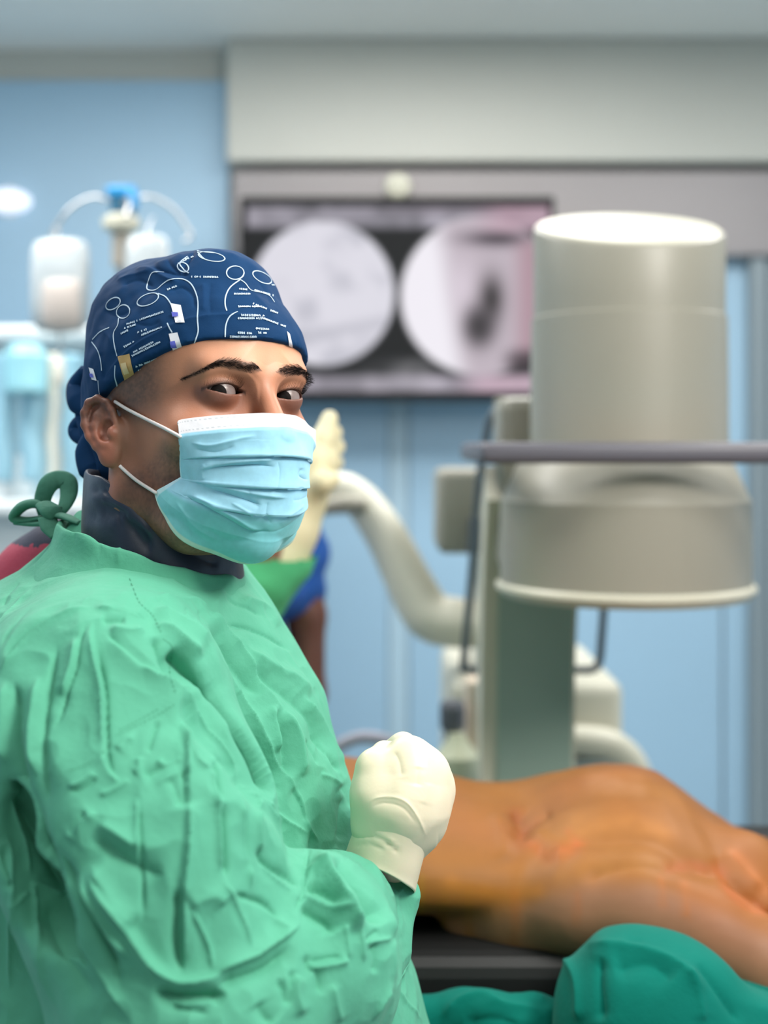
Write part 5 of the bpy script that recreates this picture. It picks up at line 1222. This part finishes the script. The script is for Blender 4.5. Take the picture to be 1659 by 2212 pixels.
for (w, a_, pl, cc_) in ((18, .55, E((775, 420), (795, 470), (790, 530)), (132, 66, 30)), (10, .45, E((800, 470), (850, 440)), (132, 66, 30)), (14, .3, E((830, 540), (900, 570), (1000, 530)), (190, 86, 34)), (8, .35, E((960, 490), (990, 530)), (180, 80, 30)),
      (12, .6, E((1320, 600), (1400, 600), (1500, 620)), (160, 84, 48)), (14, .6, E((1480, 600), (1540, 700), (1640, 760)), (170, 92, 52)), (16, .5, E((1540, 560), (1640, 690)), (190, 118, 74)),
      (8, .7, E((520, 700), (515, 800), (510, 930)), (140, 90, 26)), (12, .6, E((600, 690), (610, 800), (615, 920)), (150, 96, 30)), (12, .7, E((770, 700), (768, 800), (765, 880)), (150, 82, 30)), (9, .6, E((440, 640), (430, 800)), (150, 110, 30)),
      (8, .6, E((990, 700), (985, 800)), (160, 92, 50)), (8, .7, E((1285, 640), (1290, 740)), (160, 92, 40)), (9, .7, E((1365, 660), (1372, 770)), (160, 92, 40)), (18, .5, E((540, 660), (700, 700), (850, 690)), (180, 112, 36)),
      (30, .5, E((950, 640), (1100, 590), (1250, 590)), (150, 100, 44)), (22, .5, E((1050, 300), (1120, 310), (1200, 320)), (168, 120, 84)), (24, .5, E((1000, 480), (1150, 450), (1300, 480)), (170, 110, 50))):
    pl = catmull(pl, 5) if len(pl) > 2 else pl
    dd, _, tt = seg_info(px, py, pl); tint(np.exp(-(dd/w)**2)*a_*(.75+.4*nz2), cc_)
set_col(me, base); obj_from('body', me, M_pat, pt)

# draped bolster in front and the drape hanging over the near edge
def drape_mesh(name, ops, ax, folds, amp, parent, seed, label=None, nz_=(20, .004)):
    G = Field(*ax); ops(G); V_, F_ = G.mesh(); me = subdiv(quick_mesh(V_, F_), 1); V1 = coords(me); N1 = normals(me); px, py = pix(V1)
    set_coords(me, V1+N1*(strokes(px, py, folds)+vnoise(V1, nz_[0], seed)*nz_[1])[:, None])
    return obj_from(name, me, M_drape, parent)
def ops1(G):
    G.chain([P(1300, 2215, 1.14), P(1370, 2190, 1.13), P(1440, 2200, 1.12)], [.046, .070, .066], .02)
    G.chain([P(1440, 2200, 1.12), P(1560, 2290, 1.12), P(1700, 2440, 1.14)], [.066, .055, .05], .03)
    G.op(lambda x, y, z: np.maximum(np.maximum(np.abs(x-np.float32(.35))-.14, np.abs(y-1.135)-.035), np.abs(z-1.02)-.10).astype(np.float32), (.1, 1.0, .88), (.6, 1.3, 1.14), .03)
dr = drape_mesh('draped_bolster', ops1, (axis([(.10, .55, .005)]), axis([(1.02, 1.24, .005)]), axis([(.90, 1.22, .005)])),
    [('r', 14, -7, [(1300, 2060), (1290, 2110), (1300, 2212)]), ('r', 12, 5, [(1215, 2060), (1240, 2110), (1250, 2212)]), ('r', 16, 6, [(1260, 2040), (1370, 2045), (1460, 2080), (1530, 2150)]), ('r', 24, -6, [(1320, 2090), (1400, 2080), (1460, 2120)]),
     ('r', 12, 4, [(1480, 2090), (1510, 2150), (1520, 2212)]), ('r', 10, -4, [(1500, 2080), (1550, 2140), (1600, 2212)]), ('r', 8, -3, [(1350, 2030), (1370, 2036), (1390, 2030)])], 1, None, 81)
tag(dr, 'round bolster wrapped in a teal surgical drape in front of the patient', 'drape')
def ops2(G):
    G.chain([P(900, 2205, 1.18), P(1000, 2188, 1.18), P(1060, 2200, 1.17), P(1160, 2210, 1.17), P(1190, 2220, 1.17)], [.024, .022, .022, .022, .022], .012)
    pass
    G.op(lambda x, y, z: (np.maximum(np.maximum(np.abs(x-.40)-.33, np.abs(y-1.172-.010*np.sin(x*36)-.006*np.sin(x*83+1))-.008), np.abs(z-.78)-.31)).astype(np.float32), (-.7, 1.1, .44), (.75, 1.3, 1.12), .02)
dr = drape_mesh('hanging_drape', ops2, (axis([(-.62, .70, .007)]), axis([(1.11, 1.27, .005)]), axis([(.45, 1.02, .014), (1.02, 1.16, .005)])),
    [('r', 10, 5, [(950, 2212), (985, 2165), (1040, 2150), (1090, 2175), (1170, 2180)]), ('r', 12, -5, [(1000, 2212), (1060, 2200), (1120, 2212)]), ('r', 10, 3, [(1100, 2140), (1160, 2150), (1180, 2165)])], 1, None, 83)
tag(dr, 'teal surgical drape hanging over the near edge of the table', 'drape')
def ops3(G):
    G.chain([P(1655, 1850, 1.75), P(1720, 1880, 1.72), P(1900, 1900, 1.7)], [.025, .06, .07], .02)
    G.chain([P(1720, 1880, 1.72), P(1720, 2100, 1.72)], [.05, .06], .02)
dr = drape_mesh('far_drape', ops3, (axis([(.50, .80, .006)]), axis([(1.60, 1.82, .006)]), axis([(.82, 1.16, .006)])), [('r', 8, -4, [(1640, 1850), (1659, 1880), (1659, 1900)])], 1, None, 85)
tag(dr, 'dark teal drape bunched at the right edge beyond the hip', 'drape')

# ------------------------------------------------------------------ two colleagues behind the surgeon
def colleague(name_l, x0, y0, yaw, arms, top_m, top_name, low_m, h=1.0, glove=False, sleeve_len=1.0, cap_c=(60, 110, 150), seed=1, skin_c=(112, 72, 56)):
    root = thing('person', name_l, 'person', (x0, y0, 0))
    T0 = Matrix.Translation((x0, y0, 1.55*h)) @ Matrix.Rotation(yaw, 4, 'Z')
    TI = T0.inverted()
    Lp = lambda p: tuple(TI @ Vector(p))
    G = Field(axis([(-.42, -.11, .012), (-.11, .11, .004), (.11, .42, .012)]), axis([(-.45, -.13, .012), (-.13, .12, .004), (.12, .3, .012)]), axis([(-1.56, -.75, .025), (-.75, -.14, .011), (-.14, .16, .004)]))
    head_ops(G)
    for s in (-1, 1): ear_ops(G, s)
    G.cap((0, .03, -.03), (0, .04, -.15), .052, .058, .02)
    G.chain([(-.15, .04, -.19), (0, .04, -.16), (.15, .04, -.19)], [.05, .06, .05], .03)
    G.ell((0, .04, -.36), (.15, .10, .22), .04); G.ell((0, .04, -.58), (.15, .10, .16), .05)
    for s in (-1, 1):
        G.chain([(s*.085, .04, -.68), (s*.09, .03, -1.05), (s*.09, .05, -1.46)], [.08, .055, .04], .03)
        G.cap((s*.09, .05, -1.50), (s*.10, -.09, -1.52), .04, .03, .02)
    for a in arms:
        q = [Lp(p) for p in a['pts']]
        G.chain(q, a['r'], .02)
        hd_, dr_ = Vector(q[-1]), (Vector(q[-1])-Vector(q[-2])).normalized()
        if a.get('nohand'): continue
        side = Vector(a.get('side', (1, 0, 0))); side = (T0.inverted().to_3x3() @ side).normalized()
        G.cap(hd_, hd_+dr_*.07, .026, .034, .015)
        for k, (off, ln_) in enumerate(((-.030, .060), (-.010, .072), (.010, .068), (.029, .054))):
            b0 = hd_+dr_*.08+side*off; G.cap(b0, b0+dr_*ln_*.55+side*off*.15, .0105, .0095, .006); G.cap(b0+dr_*ln_*.55+side*off*.15, b0+dr_*ln_*.95+side*off*.2+a.get('curl', Vector((0, 0, 0))), .0095, .008, .004)
        G.cap(hd_+dr_*.03-side*.025, hd_+dr_*.08-side*.062, .012, .010, .008)
    V_, F_ = G.mesh(); me = quick_mesh(V_, F_); n_l = V_.copy(); me.transform(T0)
    c_ = np.tile(np.array(lin(skin_c)), (len(V_), 1)); set_col(me, c_)
    obj_from('body', me, M_skin, root)
    # clothing
    G = Field(axis([(-.42, .42, .010)]), axis([(-.45, .30, .010)]), axis([(-1.30, -.75, .03), (-.75, -.08, .010)]))
    G.chain([(-.16, .04, -.20), (0, .045, -.165), (.16, .04, -.20)], [.062, .066, .062], .03)
    G.ell((0, .04, -.36), (.175, .125, .24), .04)
    G.cap((0, .04, -.45), (0, .04, -.80 if top_name != 'gown' else -1.2), .15, .16, .05)
    for a in arms:
        q = [Lp(p) for p in a['pts']]; n_ = a['cover']
        qq = q[:n_]+([tuple(Vector(q[n_-1]).lerp(Vector(q[n_]), a['frac']))] if a.get('frac') else [])
        G.chain(qq, [r_+.022 for r_ in a['r'][:len(qq)]], .03)
    G.cap((0, .035, -.05), (0, .04, -.14), .045, .050, .01, 's')
    V_, F_ = G.mesh(); me = quick_mesh(V_, F_); V1 = coords(me); N1 = normals(me)
    set_coords(me, V1+N1*(vnoise(V1, 16, seed)*.010+vnoise(V1, 34, seed+1)*.005)[:, None]); me.transform(T0)
    obj_from(top_name, me, top_m, root)
    for s in (-1, 1):
        V_, F_ = tube_mesh([(s*.085, .04, -.66), (s*.09, .035, -1.05), (s*.09, .05, -1.46)], [.105, .085, .07], 20)
        o = mobj('trouser_leg', [tuple(T0 @ Vector(v)) for v in V_], F_, low_m, root)
        G = Field(axis([(s*.1-.08, s*.1+.08, .007)]), axis([(-.20, .14, .007)]), axis([(-1.56, -1.42, .007)])); 
        G.chain([(s*.09, .07, -1.505), (s*.095, -.03, -1.51), (s*.10, -.12, -1.52)], [.045, .045, .032], .02)
        zc_ = -1.55*h if h < 1 else -1.55
        G.op(lambda x, y, z: (-1.548-z)+0*x+0*y, (-1, -1, -2), (1, 1, 1), 0, 'i')
        V_, F_ = G.mesh(); me = quick_mesh(V_, F_); me.transform(T0); obj_from('shoe', me, MATS['white_clog'], root)
    # cap
    G = Field(axis([(-.10, .10, .005)]), axis([(-.12, .12, .005)]), axis([(-.02, .15, .005)]))
    G.ell((0, .002, .048), (.0825, .102, .089), 0); G.ell((0, -.043, .049), (.068, .0605, .058), .02)
    G.op(lambda x, y, z: ((.035-.25*y)-z+0*x).astype(np.float32), (-1, -1, -1), (1, 1, 1), .002, 'i')
    V_, F_ = G.mesh(); me = quick_mesh(V_, F_); me.transform(T0); obj_from('cap', me, mat('plain_cap_%d' % cap_c[0], cap_c, .8), root)
    # eyes, brows, mask
    for e in EYE:
        V_ = []; F_ = []
        prof = [(.0125*math.sin(a), .0125*math.cos(a)) for a in np.linspace(0, math.pi, 10)]
        o = lathe('eyeball', prof, (0, 0, 0), M_scl, None, 16); o.data.transform(T0 @ Matrix.Translation(e)); o.parent = root; o.matrix_parent_inverse = Matrix.Translation(-root.location)
        o2 = lathe('iris', [(0, .0002), (.004, .0), (.0055, -.001)], (0, 0, 0), M_iris, None, 14)
        o2.data.transform(T0 @ Matrix.Translation((e[0], e[1]-.0122, e[2])) @ Matrix.Rotation(math.pi/2, 4, 'X')); o2.parent = o
        s = -1 if e[0] < 0 else 1
        tube('eyebrow', [tuple(T0 @ Vector(q)) for q in ((s*.012, -.1035, .031), (s*.030, -.096, .036), (s*.048, -.080, .032))], [.0025, .0025, .001], M_hair, root, 8)
    me = mask_src.copy(); me.transform(T0 @ MI)
    obj_from('face_mask', me, M_mask, root)
    return root
mask_src = mask_o.data
M_scrub_b = cloth('blue_scrub_cotton', (32, 82, 158), 1); M_scrub_n = cloth('navy_scrub_cotton', (34, 44, 74), 1); M_gown2 = cloth('bright_green_gown', (80, 180, 124), 1)
A_ = P(640, 1150, 2.30)
c1 = colleague('colleague in blue short-sleeved scrubs with one bare brown arm hanging', .5*0+P(440, 0, 2.42).x, 2.42, math.radians(160),
    [dict(pts=[P(622, 1160, 2.40), P(662, 1330, 2.39), P(664, 1500, 2.37), P(640, 1640, 2.36)], r=[.046, .036, .034, .024], cover=1, frac=.62, side=(0, 1, 0)),
     dict(pts=[P(300, 1160, 2.44), P(280, 1330, 2.44), P(290, 1480, 2.42), P(300, 1640, 2.42)], r=[.052, .046, .038, .026], cover=1, frac=.6, side=(0, 1, 0))],
    M_scrub_b, 'scrub_top', M_scrub_n, seed=101, cap_c=(64, 96, 150), skin_c=(104, 62, 50))
G = Field(axis([(-.60, .05, .008)]), axis([(2.22, 2.62, .008)]), axis([(.9, 1.50, .010)]))
xc_ = P(440, 0, 2.42).x
G.ell((xc_, 2.42, 1.19), (.165, .140, .27), .02)
V_, F_ = G.mesh(); obj_from('lead_vest', quick_mesh(V_, F_), M_scrub_n, c1)
gl = dict(pts=[P(440, 1215, 1.80), P(502, 1262, 1.76), P(585, 1190, 1.755), P(650, 1090, 1.755)], nohand=True, r=[.055, .046, .036, .026], cover=3, frac=.7, side=(1, 0, 0), curl=Vector((0, .01, 0)))
c2 = colleague('colleague in bright green gown raising a cream gloved hand', P(420, 0, 1.86).x, 1.86, math.radians(60),
    [gl, dict(pts=[P(350, 1215, 2.0), P(340, 1400, 2.02), P(370, 1550, 1.95), P(430, 1600, 1.9)], r=[.055, .048, .038, .028], cover=3, side=(0, 1, 0))],
    M_gown2, 'gown', M_scrub_n, seed=111, cap_c=(90, 150, 180), skin_c=(130, 88, 70))
# the raised glove as its own piece over the hand
q0 = Vector(P(655, 1150, 1.76)); q1 = Vector(P(672, 1080, 1.76)); dr_ = (q1-Vector(P(640, 1180, 1.76))).normalized()
G = Field(axis([(q0.x-.07, q0.x+.12, .004)]), axis([(1.68, 1.84, .004)]), axis([(q0.z-.06, q0.z+.24, .004)]))
G.chain([P(606, 1196, 1.76), P(630, 1140, 1.76), P(652, 1080, 1.76)], [.042, .038, .033], .01)
G.cap(P(652, 1080, 1.76), P(678, 1000, 1.76), .032, .036, .015)
for k, (ex, ey) in enumerate(((712, 905), (722, 935), (728, 965), (725, 1000))):
    G.chain([P(678, 1005+k*8, 1.76+k*.006), P(698+k*3, 950+k*18, 1.755+k*.008), P(ex, ey, 1.765+k*.012)], [.020, .016, .012], .006)
G.chain([P(672, 1060, 1.74), P(700, 1040, 1.72), P(716, 1035, 1.72)], [.020, .015, .012], .008)
V_, F_ = G.mesh(); obj_from('glove', quick_mesh(V_, F_), mat('cream_glove', (226, 216, 178), .5, sss=.05), c2)
